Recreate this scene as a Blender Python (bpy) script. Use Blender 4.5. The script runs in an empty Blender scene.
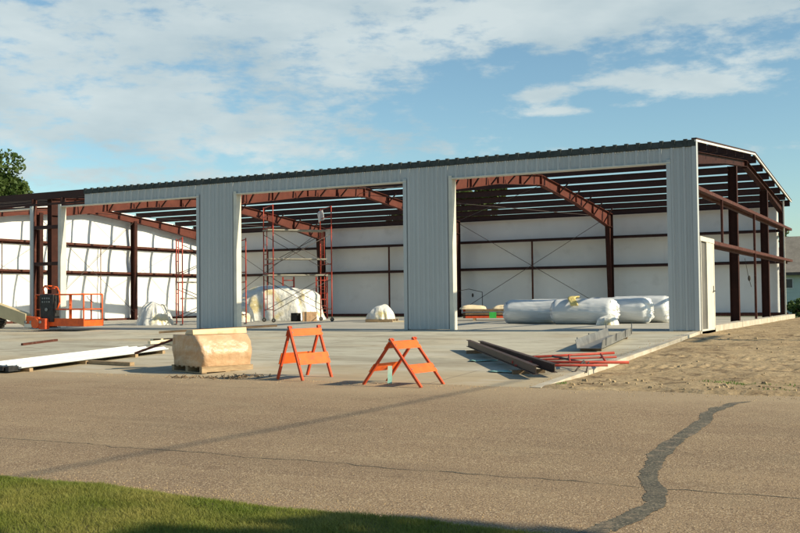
import bpy, math, random
import numpy as np
from mathutils import Vector, Matrix, noise
random.seed(7)
S = bpy.context.scene
COL = S.collection
R_ = math.radians
V = Vector

# ------------------------------------------------------------------ helpers
class MB:
    def __init__(s): s.v = []; s.f = []; s.sm = []
    def quad(s, a, b, c, d, sm=False):
        n = len(s.v); s.v += [tuple(a), tuple(b), tuple(c), tuple(d)]; s.f.append((n, n+1, n+2, n+3)); s.sm.append(sm)
    def hexa(s, p):          # 8 points: 0-3 bottom loop, 4-7 top loop
        n = len(s.v); s.v += [tuple(q) for q in p]
        for f in ((0,3,2,1),(4,5,6,7),(0,1,5,4),(1,2,6,5),(2,3,7,6),(3,0,4,7)):
            s.f.append(tuple(n+i for i in f)); s.sm.append(False)
        return s
    def box(s, x0, x1, y0, y1, z0, z1):
        return s.hexa([(x0,y0,z0),(x1,y0,z0),(x1,y1,z0),(x0,y1,z0),(x0,y0,z1),(x1,y0,z1),(x1,y1,z1),(x0,y1,z1)])
    def bar(s, a, b, w, h, up=(0,0,1)):     # rectangular bar between a and b
        a, b = V(a), V(b); d = (b-a).normalized(); u = V(up)
        if abs(d.dot(u)) > .98: u = V((0,1,0))
        r = d.cross(u).normalized(); u = r.cross(d).normalized(); r *= w/2; u *= h/2
        return s.hexa([a-r-u, a+r-u, b+r-u, b-r-u, a-r+u, a+r+u, b+r+u, b-r+u])
    def tube(s, a, b, r, n=8, r2=None, cap=True):
        a, b = V(a), V(b); d = (b-a).normalized(); u = V((0,0,1)) if abs(d.z) < .9 else V((1,0,0))
        x = d.cross(u).normalized(); y = d.cross(x); r2 = r if r2 is None else r2; k = len(s.v)
        for c, q in ((a, r), (b, r2)):
            for i in range(n):
                t = 2*math.pi*i/n; s.v.append(tuple(c + x*q*math.cos(t) + y*q*math.sin(t)))
        for i in range(n):
            j = (i+1) % n; s.f.append((k+i, k+j, k+n+j, k+n+i)); s.sm.append(True)
        if cap:
            s.f.append(tuple(k+n-1-i for i in range(n))); s.sm.append(False)
            s.f.append(tuple(k+n+i for i in range(n))); s.sm.append(False)
        return s
    def path(s, pts, r, n=6):
        for a, b in zip(pts[:-1], pts[1:]): s.tube(a, b, r, n)
        return s
    def grid(s, fn, nu, nv, sm=True, closeu=False):
        k = len(s.v)
        for j in range(nv+1):
            for i in range(nu+(0 if closeu else 1)):
                s.v.append(tuple(fn(i/nu, j/nv)))
        w = nu if closeu else nu+1
        for j in range(nv):
            for i in range(nu):
                i2 = (i+1) % w
                s.f.append((k+j*w+i, k+j*w+i2, k+(j+1)*w+i2, k+(j+1)*w+i)); s.sm.append(sm)
        return s
    def build(s, name, mat, parent=None, bevel=0):
        me = bpy.data.meshes.new(name); me.from_pydata(s.v, [], s.f); me.update()
        me.polygons.foreach_set('use_smooth', s.sm)
        me.materials.append(mat)
        o = bpy.data.objects.new(name, me); COL.objects.link(o)
        if parent: o.parent = parent
        if bevel:
            m = o.modifiers.new('b', 'BEVEL'); m.width = bevel; m.segments = 2; m.limit_method = 'ANGLE'
        return o

def tag(o, label=None, cat=None, group=None, kind=None):
    if label: o['label'] = label
    if cat: o['category'] = cat
    if group: o['group'] = group
    if kind: o['kind'] = kind
    return o
def thing(name, label, cat, loc=(0,0,0), rz=0, group=None):
    o = bpy.data.objects.new(name, None); COL.objects.link(o); o.empty_display_size = .3
    o.location = loc; o.rotation_euler = (0,0,rz); return tag(o, label, cat, group)

def mat(name, c1, c2=None, scale=4, rough=.7, bump=0, bscale=None, metal=0, spec=.3, detail=4, stretch=None, contrast=(.35,.65), layers=()):
    m = bpy.data.materials.new(name); m.use_nodes = True; nt = m.node_tree; N = nt.nodes; L = nt.links
    b = N['Principled BSDF']; b.inputs['Roughness'].default_value = rough; b.inputs['Metallic'].default_value = metal
    b.inputs['Specular IOR Level'].default_value = spec
    tc = N.new('ShaderNodeTexCoord'); mp = N.new('ShaderNodeMapping'); L.new(tc.outputs['Object'], mp.inputs[0])
    if stretch: mp.inputs['Scale'].default_value = stretch
    c2 = c2 or tuple(x*.8 for x in c1)
    n = N.new('ShaderNodeTexNoise'); n.inputs['Scale'].default_value = scale; n.inputs['Detail'].default_value = detail; L.new(mp.outputs[0], n.inputs['Vector'])
    r = N.new('ShaderNodeMapRange'); r.inputs[1].default_value, r.inputs[2].default_value = contrast; L.new(n.outputs[0], r.inputs[0])
    mx = N.new('ShaderNodeMix'); mx.data_type = 'RGBA'; L.new(r.outputs[0], mx.inputs[0]); mx.inputs[6].default_value = (*c1,1); mx.inputs[7].default_value = (*c2,1)
    out = mx.outputs[2]
    for (col, sc, lo, hi, amt) in layers:
        n2 = N.new('ShaderNodeTexNoise'); n2.inputs['Scale'].default_value = sc; n2.inputs['Detail'].default_value = 5; L.new(mp.outputs[0], n2.inputs['Vector'])
        r2 = N.new('ShaderNodeMapRange'); r2.inputs[1].default_value = lo; r2.inputs[2].default_value = hi; r2.inputs[4].default_value = amt; L.new(n2.outputs[0], r2.inputs[0])
        m2 = N.new('ShaderNodeMix'); m2.data_type = 'RGBA'; L.new(r2.outputs[0], m2.inputs[0]); L.new(out, m2.inputs[6]); m2.inputs[7].default_value = (*col,1); out = m2.outputs[2]
    L.new(out, b.inputs['Base Color'])
    if bump:
        n3 = N.new('ShaderNodeTexNoise'); n3.inputs['Scale'].default_value = bscale or scale*4; n3.inputs['Detail'].default_value = 6; L.new(mp.outputs[0], n3.inputs['Vector'])
        bp = N.new('ShaderNodeBump'); bp.inputs['Strength'].default_value = 1; bp.inputs['Distance'].default_value = bump; L.new(n3.outputs[0], bp.inputs['Height']); L.new(bp.outputs[0], b.inputs['Normal'])
    m['out'] = 0
    return m
def add_lines(m, exprs, col, amt):
    """darken base colour along saw-cut lines: exprs = list of (axis, period, offset, halfwidth)"""
    nt = m.node_tree; N = nt.nodes; L = nt.links; b = N['Principled BSDF']
    src = b.inputs['Base Color'].links[0].from_socket
    tc = N.new('ShaderNodeTexCoord'); sp = N.new('ShaderNodeSeparateXYZ'); L.new(tc.outputs['Object'], sp.inputs[0])
    tot = None
    for ax, per, off, hw in exprs:
        a = N.new('ShaderNodeMath'); a.operation = 'ADD'; a.inputs[1].default_value = off+1000*per; L.new(sp.outputs[ax], a.inputs[0])
        p = N.new('ShaderNodeMath'); p.operation = 'MODULO'; p.inputs[1].default_value = per; L.new(a.outputs[0], p.inputs[0])
        c = N.new('ShaderNodeMath'); c.operation = 'LESS_THAN'; c.inputs[1].default_value = 2*hw; L.new(p.outputs[0], c.inputs[0])
        if tot is None: tot = c.outputs[0]
        else:
            q = N.new('ShaderNodeMath'); q.operation = 'MAXIMUM'; L.new(tot, q.inputs[0]); L.new(c.outputs[0], q.inputs[1]); tot = q.outputs[0]
    k = N.new('ShaderNodeMath'); k.operation = 'MULTIPLY'; k.inputs[1].default_value = amt; L.new(tot, k.inputs[0])
    mx = N.new('ShaderNodeMix'); mx.data_type = 'RGBA'; L.new(k.outputs[0], mx.inputs[0]); L.new(src, mx.inputs[6]); mx.inputs[7].default_value = (*col,1); L.new(mx.outputs[2], b.inputs['Base Color'])

M = {}
M['siding'] = mat('siding_bluegrey', (.465,.482,.487), (.425,.442,.447), .8, .38, spec=.5, layers=(((.31,.33,.325), 6, .55, .8, .15),), stretch=(1,1,.25))
M['trim_dark'] = mat('closure_dark', (.035,.045,.045), (.06,.07,.068), 6, .7)
M['trim_light'] = mat('trim_cream', (.66,.63,.54), (.55,.53,.47), 3, .45)
M['rake'] = mat('rake_white', (.72,.71,.68), (.6,.58,.55), 3, .5)
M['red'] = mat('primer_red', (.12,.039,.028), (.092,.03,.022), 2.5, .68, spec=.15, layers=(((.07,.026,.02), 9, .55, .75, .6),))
M['column'] = mat('primer_red_shaded', (.045,.016,.012), (.034,.013,.010), 2.5, .68, spec=.15, layers=(((.085,.03,.02), 6, .55, .75, .5),))  # same red primer as the frames, darkened so shade sits in the colour
M['purlin'] = mat('primer_purlin', (.05,.018,.013), (.035,.014,.011), 3, .65, layers=(((.10,.06,.045), 12, .6, .8, .3),))
M['girt'] = mat('primer_girt', (.095,.034,.025), (.065,.024,.018), 3, .65, spec=.15, layers=(((.2,.12,.09), 10, .55, .8, .5),))
M['insul'] = mat('insulation_vinyl', (.76,.77,.76), (.69,.70,.69), .6, .55, bump=.012, bscale=2.2, spec=.3, layers=(((.47,.47,.455), 1.5, .6, .8, .4),))
M['concrete'] = mat('concrete_apron', (.47,.445,.36), (.39,.37,.30), .35, .85, bump=.003, bscale=40, spec=.2, stretch=(.5,1.2,1),
                    layers=(((.24,.21,.16), .8, .50, .70, .6), ((.47,.38,.25), .45, .5, .72, .7), ((.20,.17,.12), 5, .57, .70, .5), ((.23,.20,.15), 1.7, .55, .66, .45), ((.5,.47,.38), 14, .62, .8, .35)))
def add_dust(m, y0, y1, col, amt):
    nt = m.node_tree; N = nt.nodes; L = nt.links; b = N['Principled BSDF']
    src = b.inputs['Base Color'].links[0].from_socket
    tc = N.new('ShaderNodeTexCoord'); sp = N.new('ShaderNodeSeparateXYZ'); L.new(tc.outputs['Object'], sp.inputs[0])
    n = N.new('ShaderNodeTexNoise'); n.inputs['Scale'].default_value = .7; n.inputs['Detail'].default_value = 6; L.new(tc.outputs['Object'], n.inputs['Vector'])
    a = N.new('ShaderNodeMath'); a.operation = 'MULTIPLY_ADD'; a.inputs[1].default_value = 5; L.new(n.outputs[0], a.inputs[0]); L.new(sp.outputs[1], a.inputs[2])
    r = N.new('ShaderNodeMapRange'); r.inputs[1].default_value = y0+2.5; r.inputs[2].default_value = y1+2.5; r.inputs[3].default_value = 0; r.inputs[4].default_value = amt; L.new(a.outputs[0], r.inputs[0])
    mx = N.new('ShaderNodeMix'); mx.data_type = 'RGBA'; L.new(r.outputs[0], mx.inputs[0]); L.new(src, mx.inputs[6]); mx.inputs[7].default_value = (*col,1); L.new(mx.outputs[2], b.inputs['Base Color'])
add_dust(M['concrete'], -8.2, -11.6, (.36,.28,.175), .8)
add_lines(M['concrete'], [(0, 6.1, 1.9, .012), (1, 3.9, .06, .012)], (.12,.10,.08), .7)
M['slab'] = mat('concrete_slab', (.44,.42,.36), (.36,.345,.30), .4, .75, spec=.3, layers=(((.25,.24,.20), .7, .5, .75, .5), ((.2,.19,.16), 6, .62, .8, .4)))
M['curbc'] = mat('concrete_curb', (.50,.46,.38), (.40,.36,.29), 2, .85, bump=.004, bscale=30, layers=(((.3,.23,.15), 3, .5, .7, .5),))
M['dirt'] = mat('dirt_sandy', (.38,.29,.175), (.28,.205,.12), .9, .95, bump=.02, bscale=14, spec=.1, contrast=(.3,.7),
                layers=(((.13,.09,.055), 2.6, .53, .66, .8), ((.44,.34,.22), 7, .53, .68, .55), ((.09,.06,.04), 16, .58, .68, .7)))
M['asphalt'] = mat('asphalt_chip', (.262,.183,.114), (.208,.144,.092), .35, .9, bump=.006, bscale=90, spec=.2, stretch=(1,1,1), contrast=(.3,.7),
                layers=(((.34,.265,.165), 1.3, .5, .75, .4), ((.15,.11,.075), .5, .55, .72, .35), ((.36,.26,.15), 34, .5, .6, .45), ((.08,.055,.04), 62, .53, .61, .75), ((.62,.50,.34), 75, .56, .63, .7), ((.13,.09,.055), 3.5, .62, .75, .35)))
def add_streak(m, sx, sy, col, lo, hi, amt, off=0):
    nt = m.node_tree; N = nt.nodes; L = nt.links; b = N['Principled BSDF']
    src = b.inputs['Base Color'].links[0].from_socket
    tc = N.new('ShaderNodeTexCoord'); mp = N.new('ShaderNodeMapping'); mp.inputs['Scale'].default_value = (sx, sy, 1); mp.inputs['Location'].default_value = (off, off, 0); L.new(tc.outputs['Object'], mp.inputs[0])
    n = N.new('ShaderNodeTexNoise'); n.inputs['Scale'].default_value = 1; n.inputs['Detail'].default_value = 7; n.inputs['Roughness'].default_value = .6; L.new(mp.outputs[0], n.inputs['Vector'])
    r = N.new('ShaderNodeMapRange'); r.inputs[1].default_value = lo; r.inputs[2].default_value = hi; r.inputs[4].default_value = amt; L.new(n.outputs[0], r.inputs[0])
    mx = N.new('ShaderNodeMix'); mx.data_type = 'RGBA'; L.new(r.outputs[0], mx.inputs[0]); L.new(src, mx.inputs[6]); mx.inputs[7].default_value = (*col,1); L.new(mx.outputs[2], b.inputs['Base Color'])
add_streak(M['asphalt'], .12, 1.3, (.14,.10,.07), .50, .72, .35)
add_streak(M['asphalt'], .25, 2.2, (.36,.27,.17), .54, .72, .3, 7)
add_streak(M['concrete'], .30, 1.8, (.21,.18,.13), .52, .70, .55, 3)
add_streak(M['concrete'], .5, .9, (.50,.47,.40), .54, .70, .5, 9)
add_streak(M['siding'], 1.5, 1, (.36,.37,.36), .55, .75, .25, 2)
add_dust(M['asphalt'], -14.2, -12.0, (.40,.31,.20), .55)
M['tar'] = mat('tar_seal', (.075,.068,.05), (.11,.098,.07), 5, .75, bump=.004, bscale=50, layers=(((.25,.19,.13), 6, .52, .66, .7), ((.3,.25,.18), 50, .54, .62, .6), ((.05,.045,.04), 35, .55, .62, .6)))
M['grassbase'] = mat('soil_turf', (.10,.10,.04), (.17,.135,.07), 8, .95, bump=.02, bscale=30)
M['orange'] = mat('orange_paint', (.80,.14,.025), (.70,.115,.02), 5, .55, layers=(((.36,.09,.04), 11, .54, .66, .6), ((.75,.4,.25), 30, .68, .8, .5)))
M['orangedark'] = mat('orange_red_wood', (.60,.085,.025), (.45,.06,.02), 8, .65, layers=(((.2,.05,.03), 14, .6, .75, .5),))
M['liftorange'] = mat('lift_orange', (.75,.12,.02), (.6,.09,.02), 6, .45, layers=(((.25,.06,.03), 10, .6, .78, .5),))
M['black'] = mat('black_plastic', (.015,.015,.016), (.03,.03,.03), 12, .5)
M['rubber'] = mat('rubber', (.03,.028,.026), (.07,.06,.05), 9, .85)
M['tan'] = mat('boom_tan', (.58,.48,.29), (.48,.39,.23), 2, .5, layers=(((.2,.16,.1), 6, .6, .8, .4),))
M['kraft'] = mat('kraft_paper', (.54,.35,.20), (.44,.26,.14), 2.5, .42, bump=.03, bscale=7, spec=.6, layers=(((.66,.5,.33), 3, .5, .7, .5), ((.4,.22,.1), 6, .62, .8, .4)))
M['topcard'] = mat('card_light', (.66,.50,.31), (.56,.40,.23), 2.5, .5, layers=(((.4,.26,.14), 7, .58, .72, .6),))
M['wood'] = mat('pallet_wood', (.40,.29,.17), (.28,.19,.11), 6, .8, stretch=(1,6,6))
M['wooddark'] = mat('weathered_wood', (.22,.15,.09), (.13,.09,.055), 6, .85)
M['cream'] = mat('cream_board', (.78,.66,.45), (.68,.56,.37), 3, .6)
M['white'] = mat('white_panel', (.62,.64,.64), (.55,.57,.57), 2, .4, spec=.5, layers=(((.5,.48,.42), 5, .6, .8, .35),))
M['plastic'] = mat('plastic_wrap', (.74,.74,.70), (.60,.60,.56), 2.2, .28, bump=.05, bscale=5, spec=.6,
                layers=(((.62,.50,.20), 1.5, .53, .63, .8), ((.85,.86,.86), 6, .5, .7, .6), ((.35,.35,.33), 3.5, .62, .75, .5)))
M['roll'] = mat('insulation_roll_wrap', (.54,.57,.59), (.66,.68,.69), 1.6, .3, bump=.03, bscale=4, spec=.55, stretch=(.35,2,2),
                layers=(((.50,.46,.28), 1.1, .60, .70, .55), ((.85,.86,.87), 5, .52, .7, .6)))
M['plasticw'] = mat('plastic_white', (.76,.77,.77), (.62,.64,.65), 3, .25, bump=.05, bscale=9, spec=.6)
M['yellow'] = mat('fibreglass_yellow', (.72,.60,.25), (.6,.48,.18), 8, .9, bump=.02, bscale=20)
M['scafred'] = mat('scaffold_red', (.42,.05,.028), (.30,.042,.028), 6, .55, layers=(((.25,.12,.08), 8, .5, .7, .35),))
M['steelgrey'] = mat('galvanised', (.30,.30,.29), (.2,.2,.2), 5, .45, metal=.5)
M['brace'] = mat('brace_steel', (.10,.085,.08), (.07,.055,.05), 5, .6, metal=.3)
M['plank'] = mat('plank_grey', (.32,.31,.27), (.22,.21,.17), 4, .8, stretch=(1,1,6))
M['beam'] = mat('beam_dark', (.075,.045,.035), (.05,.035,.03), 3, .5, layers=(((.16,.10,.07), 8, .6, .8, .5),))
M['teal'] = mat('teal_sheet', (.20,.42,.36), (.35,.50,.44), 6, .6)
M['green'] = mat('green_tag', (.05,.45,.08), (.04,.35,.06), 6, .6)
M['doorgray'] = mat('door_panel_grey', (.16,.155,.14), (.12,.115,.105), 2, .6)
M['housewall'] = mat('siding_teal', (.52,.60,.56), (.47,.55,.52), 2, .7)
M['shingle'] = mat('shingle_grey', (.21,.19,.165), (.16,.145,.125), 2, .9, layers=(((.27,.24,.2), 9, .5, .7, .5),))
M['glass'] = mat('window_glass', (.02,.025,.03), (.03,.035,.04), 2, .1, spec=.8)
M['bark'] = mat('bark', (.12,.085,.055), (.07,.05,.035), 8, .9, bump=.03)
M['silver'] = mat('silver_reflector', (.75,.76,.78), (.55,.56,.58), 9, .35, metal=.2)
M['rope'] = mat('rope', (.05,.045,.04), (.04,.035,.03), 6, .8)
def leafmat(name, a, b):
    m = mat(name, a, b, 1.5, .6, spec=.3, contrast=(.3,.7))
    nt = m.node_tree; bs = nt.nodes['Principled BSDF']
    t = nt.nodes.new('ShaderNodeBsdfTranslucent'); mx = nt.nodes.new('ShaderNodeMixShader'); mx.inputs[0].default_value = .35
    src = bs.inputs['Base Color'].links[0].from_socket; nt.links.new(src, t.inputs[0])
    o = nt.nodes['Material Output']; nt.links.new(bs.outputs[0], mx.inputs[1]); nt.links.new(t.outputs[0], mx.inputs[2]); nt.links.new(mx.outputs[0], o.inputs[0])
    return m
M['leaf'] = leafmat('leaf_dark', (.045,.085,.018), (.09,.13,.03))
M['leaf2'] = leafmat('leaf_mid', (.07,.12,.03), (.04,.075,.02))
M['blade'] = leafmat('grass_blade', (.14,.185,.025), (.29,.27,.07))
M['weed'] = leafmat('weed_leaf', (.09,.18,.03), (.14,.22,.05))

# ------------------------------------------------------------------ terrain profile
YR, YG = -11.75, -20.0
def gz(y):
    if y >= 0: return 0.0
    if y > YR: return .04*y
    return .04*YR + (max(y, -24)-YR)*.0174
def st(name, mb, m): 
    o = mb.build(name, m); o['kind'] = 'structure'; return o
def sheet(xs, ys, zf):
    mb = MB(); k = len(xs)
    for y in ys:
        for x in xs: mb.v.append((x, y, zf(x, y)))
    for j in range(len(ys)-1):
        for i in range(k-1):
            mb.f.append((j*k+i, j*k+i+1, (j+1)*k+i+1, (j+1)*k+i)); mb.sm.append(True)
    return mb
def fr(a, b, n): return [a+(b-a)*i/n for i in range(n+1)]
# far lawn sheet to the horizon
M['lawn'] = mat('lawn_far', (.085,.12,.035), (.12,.13,.05), .3, .95, layers=(((.2,.17,.09), .12, .5, .7, .5),))
st('ground', sheet([-3000,-400,-100,-46,-31.5,0,9,60,400,3000], [-3000,-400,-60,-24.5,-20,-11.75,-.2,19.6,60,400,3000],
     lambda x, y: -.95 if (-60 < y < 18) else (-.3 if y < 25 else -.25)), M['lawn'])
st('concrete_slab', MB().box(-30.95, -.004, .01, 19.35, -.4, 0), M['slab'])
def zap(x, y): return gz(y) - .004 if y > -.1 else gz(y)
ap = sheet([-60]+fr(-31, 0, 62), fr(YR, .0, 40), lambda x, y: gz(y)-.003 + (.004*noise.noise(V((x*.5, y*.5, 1)))))
k = len(ap.v)                                                 # apron edge: a real step down to the dirt
for y0, y1 in zip(fr(YR, 0, 40)[:-1], fr(YR, 0, 40)[1:]):
    ap.quad((0, y1, gz(y1)-.3), (0, y0, gz(y0)-.3), (0, y0, gz(y0)-.003), (0, y1, gz(y1)-.003))
st('concrete_apron', ap, M['concrete'])
def zroad(x, y):
    return gz(y) + .012*noise.noise(V((x*.35, y*.5, 4))) * min(1, (YR-y)*1.5+.05) - .002
st('road', sheet([-80, -50]+fr(-30, 12, 120)+[30, 80], fr(YG-.6, YR, 40), zroad), M['asphalt'])
# lighter concrete edge strip of the apron
me = MB(); ys = fr(YR, -.02, 60)
for y0, y1 in zip(ys[:-1], ys[1:]):
    me.quad((-.16, y0, gz(y0)+.006), (.02, y0, gz(y0)+.006), (.02, y1, gz(y1)+.006), (-.16, y1, gz(y1)+.006))
    me.quad((.02, y0, gz(y0)-.2), (.02, y1, gz(y1)-.2), (.02, y1, gz(y1)+.006), (.02, y0, gz(y0)+.006))
st('apron_edge', me, M['curbc'])
# dirt yard with ruts and lumps
def zdirt(x, y):
    base = (gz(y) if y < 0 else 0) - .075
    n = .06*noise.noise(V((x*.55, y*.45, 2))) + (.018*noise.noise(V((x*1.7, y*1.4, 7))) + .014*noise.noise(V((x*5, y*4.2, 3)))) + .007*noise.noise(V((x*13, y*11, 5)))
    # tyre tread rows running along the front of the yard
    for yc in (-5.9, -7.6, -7.9):
        d = (y-yc-.12*math.sin(x*1.1))/.13
        if abs(d) < 2.5 : n += math.exp(-d*d)*(-.015 + .022*math.sin(x*26+2*noise.noise(V((x*3, y, 0)))))
    e = min(1, max(0, x-.02)/.35)
    w = min(1, max(0, (y-(YR-.55))/.8))
    z = base + n*(.25+.75*e)
    if x < .3 : z = min(z, base+.05*(1-e)+n*e + .02)
    return z*w + (gz(y)-.03)*(1-w)
def xs_geo():
    o = [0.02]; 
    while o[-1] < 9: o.append(o[-1]+.055)
    return o + [12, 20, 40, 90]
ysd = [YR-.55]
while ysd[-1] < 3: ysd.append(ysd[-1]+.055)
while ysd[-1] < 22: ysd.append(ysd[-1]+.18)
ysd += [24, 27]
def zd2(x, y):
    edge = YR-.1 + .22*noise.noise(V((x*.9, 0, 9))) + .10*noise.noise(V((x*4, 0, 2)))
    z = zdirt(x, y)
    if y < edge: z = min(z, gz(y)-.03)
    elif y < edge+.3: z = gz(y)-.03 + (z+.09 - (gz(y)-.03))*((y-edge)/.3)*1.0 if y < edge+.3 else z
    return z + (.0 if y < edge+.3 else .09*max(0, 1-(y-edge-.3)/2.0))
st('dirt', sheet(xs_geo(), ysd, zd2), M['dirt'])
# clods on the dirt
cl = MB()
for i in range(230):
    x = random.uniform(.2, 5.2); y = random.uniform(-11.6, 2.5); r = random.choice([.010,.014,.02,.032])*random.uniform(.6,1.3)
    if random.random() < .5: y = random.gauss(-10.9, .5)
    z = zd2(x, y)
    cl.hexa([(x+random.uniform(-.3,.3)*r + (r if i_ in (1,2) else -r), y+random.uniform(-.3,.3)*r+(r if i_ in (2,3) else -r), z-.01) for i_ in range(4)] +
            [(x+random.uniform(-.3,.3)*r + (.6*r if i_ in (1,2) else -.6*r), y+random.uniform(-.3,.3)*r+(.6*r if i_ in (2,3) else -.6*r), z+r*random.uniform(.6,1.1)) for i_ in range(4)])
tag(cl.build('dirt_clods', M['dirt']), kind='stuff', label='loose clods of dry earth scattered over the dirt yard')
# sparse weeds on the dirt
def blades(name, pts, mat_, hmin, hmax, wid, lean=.5, n_seg=2):
    rng = np.random.default_rng(3); P = np.array(pts); n = len(P)
    h = rng.uniform(hmin, hmax, n)*(P[:,3] if P.shape[1] > 3 else 1); a = rng.uniform(0, 2*np.pi, n); la = rng.uniform(0, 2*np.pi, n); le = rng.uniform(.1, lean, n)*h
    dx = np.cos(a)*wid/2; dy = np.sin(a)*wid/2; lx = np.cos(la)*le; ly = np.sin(la)*le
    v = np.zeros((n, 5, 3))
    v[:,0] = np.stack([P[:,0]-dx, P[:,1]-dy, P[:,2]], 1); v[:,1] = np.stack([P[:,0]+dx, P[:,1]+dy, P[:,2]], 1)
    v[:,2] = np.stack([P[:,0]+dx*.8+lx*.35, P[:,1]+dy*.8+ly*.35, P[:,2]+h*.6], 1); v[:,3] = np.stack([P[:,0]-dx*.8+lx*.35, P[:,1]-dy*.8+ly*.35, P[:,2]+h*.6], 1)
    v[:,4] = np.stack([P[:,0]+lx, P[:,1]+ly, P[:,2]+h], 1)
    me = bpy.data.meshes.new(name); me.vertices.add(n*5); me.vertices.foreach_set('co', v.reshape(-1))
    b = (np.arange(n)*5)[:,None]
    li = np.concatenate([b+np.array([[0,1,2,3]]), b+np.array([[3,2,4]])], 1).reshape(-1)
    me.loops.add(n*7); me.loops.foreach_set('vertex_index', li)
    me.polygons.add(n*2); ls = (np.arange(n)*7)[:,None]+np.array([[0,4]]); me.polygons.foreach_set('loop_start', ls.reshape(-1))
    me.update(calc_edges=True); me.materials.append(mat_)
    o = bpy.data.objects.new(name, me); COL.objects.link(o); return o
pts = []
for cx_, cy_, sx, sy, n in ((2.45,-10.1,.16,.10,120), (2.9,-10.05,.2,.08,30), (3.4,-10.0,.12,.08,16), (3.3,-11.2,.25,.08,24), (.22,-11.3,.06,.06,24)):
    for i in range(n):
        x = random.gauss(cx_, sx); y = random.gauss(cy_, sy)
        if x > .05: pts.append((x, y, zd2(x, y)-.01, 1))
tag(blades('weeds', pts, M['weed'], .02, .055, .014), kind='stuff', label='sparse green weeds sprouting in the bare dirt')
# verge
def zv(x, y):
    e = min(1, max(0, (YG+.18*noise.noise(V((x*.8, 0, 1)))-.02-y)/.22))
    return gz(y)-.04 + e*(.075 + .03*noise.noise(V((x*1.2, y*1.2, 2))))
st('verge', sheet([-80]+fr(-20, 12, 160)+[80], [-80, -40]+fr(-25, YG+.4, 60), zv), M['grassbase'])
rng = random.Random(5); pts = []
while len(pts) < 210000:
    x = rng.uniform(-3.5, 4.6); y = rng.uniform(-22.6, -19.75)
    # keep to what could be seen from around the viewpoint
    if y < -20.6 and x < -2.4+( -20.6-y)*1.2: continue
    edge = YG-.06+.12*noise.noise(V((x*1.1, 0, 1)))+.06*noise.noise(V((x*6, 3, 1)))
    if y > edge: continue
    dens = .55+.45*noise.noise(V((x*2.3, y*2.3, 8)))
    if rng.random() > dens+.25: continue
    pts.append((x, y, zv(x, y)-.005, (.6+.6*min(1, (edge-y)/.35))*(.75+.5*(noise.noise(V((x*3, y*3, 3)))+.5))))
tag(blades('grass', pts, M['blade'], .018, .048, .0038, 1.3), kind='stuff', label='mown green grass on the roadside verge')

# tar seal over a winding crack, and the long fine crack
def ribbon(name, ctr, m, lift, seed, WK=1, WOB=0):
    mb = MB(); L_ = []; Rr = []; fine = []
    for (x0,y0,w0), (x1,y1,w1) in zip(ctr[:-1], ctr[1:]):
        for i in range(30): t = i/30; fine.append((x0+(x1-x0)*t+WOB*noise.noise(V((len(fine)*.05, seed, 1))), y0+(y1-y0)*t, (w0+(w1-w0)*t)*WK))
    fine.append(ctr[-1])
    for i, (x, y, w) in enumerate(fine):
        a = fine[max(0,i-1)]; b = fine[min(len(fine)-1,i+1)]
        d = V((b[0]-a[0], b[1]-a[1], 0)).normalized(); n = V((-d.y, d.x, 0))
        wl = w*(.42+.2*noise.noise(V((i*.07, seed, 0)))+.10*noise.noise(V((i*.35, seed, 0)))+.10*noise.noise(V((i*1.3, seed, 0)))); wr = w*(.42+.2*noise.noise(V((i*.07, seed+5, 0)))+.10*noise.noise(V((i*.35, seed+5, 0)))+.10*noise.noise(V((i*1.3, seed+5, 0))))
        p = V((x, y, 0)); L_.append(p+n*wl); Rr.append(p-n*wr)
    for i in range(len(fine)-1):
        q = [Rr[i], Rr[i+1], L_[i+1], L_[i]]
        mb.quad(*[(p.x, p.y, zroad(p.x, p.y)+lift) for p in q])
    return st(name, mb, m)
ribbon('tar_seal', [(3.15,-12.5,.05),(3.0,-12.75,.16),(2.9,-13.3,.22),(2.88,-13.9,.2),(2.98,-14.7,.22),(2.98,-15.9,.25),(3.02,-16.9,.25),(3.12,-17.5,.2),(3.2,-18.0,.2),(3.42,-18.6,.22),(3.5,-19.1,.22),(3.42,-19.6,.24),(3.3,-20.1,.22)], M['tar'], .003, 3, .85, .025)
cr = [(x+.0, -18.42+.07*noise.noise(V((x*1.3,0,0)))+.06*noise.noise(V((x*6,0,0)))+.03*noise.noise(V((x*21,0,0))), max(.007, .014+.035*noise.noise(V((x*3.2,4,0))))) for x in fr(-12, 6, 120)]
ribbon('road_crack', cr, M['tar'], .003, 8)
cr = [(x, -13.1+.09*noise.noise(V((x*.9,9,0)))+.03*noise.noise(V((x*8,0,0))), .010) for x in fr(-14, -4.0, 40)]
ribbon('road_crack', cr, M['tar'], .003, 9)

gr = MB(); rg = random.Random(9)
for i in range(2600):
    q = rg.random()
    if q < .35: x = rg.uniform(-2, 5); y = YG + abs(rg.gauss(0, .16)) - .02
    elif q < .6: x = rg.uniform(-9, 5); y = YR - abs(rg.gauss(0, .35))
    elif q < .75: x = -abs(rg.gauss(0, .2)); y = rg.uniform(YR, -2)
    else: x = rg.uniform(-10, 5); y = rg.uniform(YG, YR)
    z = (zroad(x, y) if y < YR else gz(y)) ; q_ = rg.uniform(.003, .009)*(1.5 if y > -13 else 1)
    p = [(x+q_*math.cos(a+rg.random()), y+q_*math.sin(a+rg.random()), z-.001) for a in (0, 2.1, 4.2)]; k = len(gr.v)
    gr.v += p+[(x, y, z+q_*rg.uniform(.7, 1.3))]; gr.f += [(k,k+1,k+3),(k+1,k+2,k+3),(k+2,k,k+3)]; gr.sm += [False]*3
tag(gr.build('gravel', M['dirt']), kind='stuff', label='loose gravel scattered along the road edges and the apron')

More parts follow.
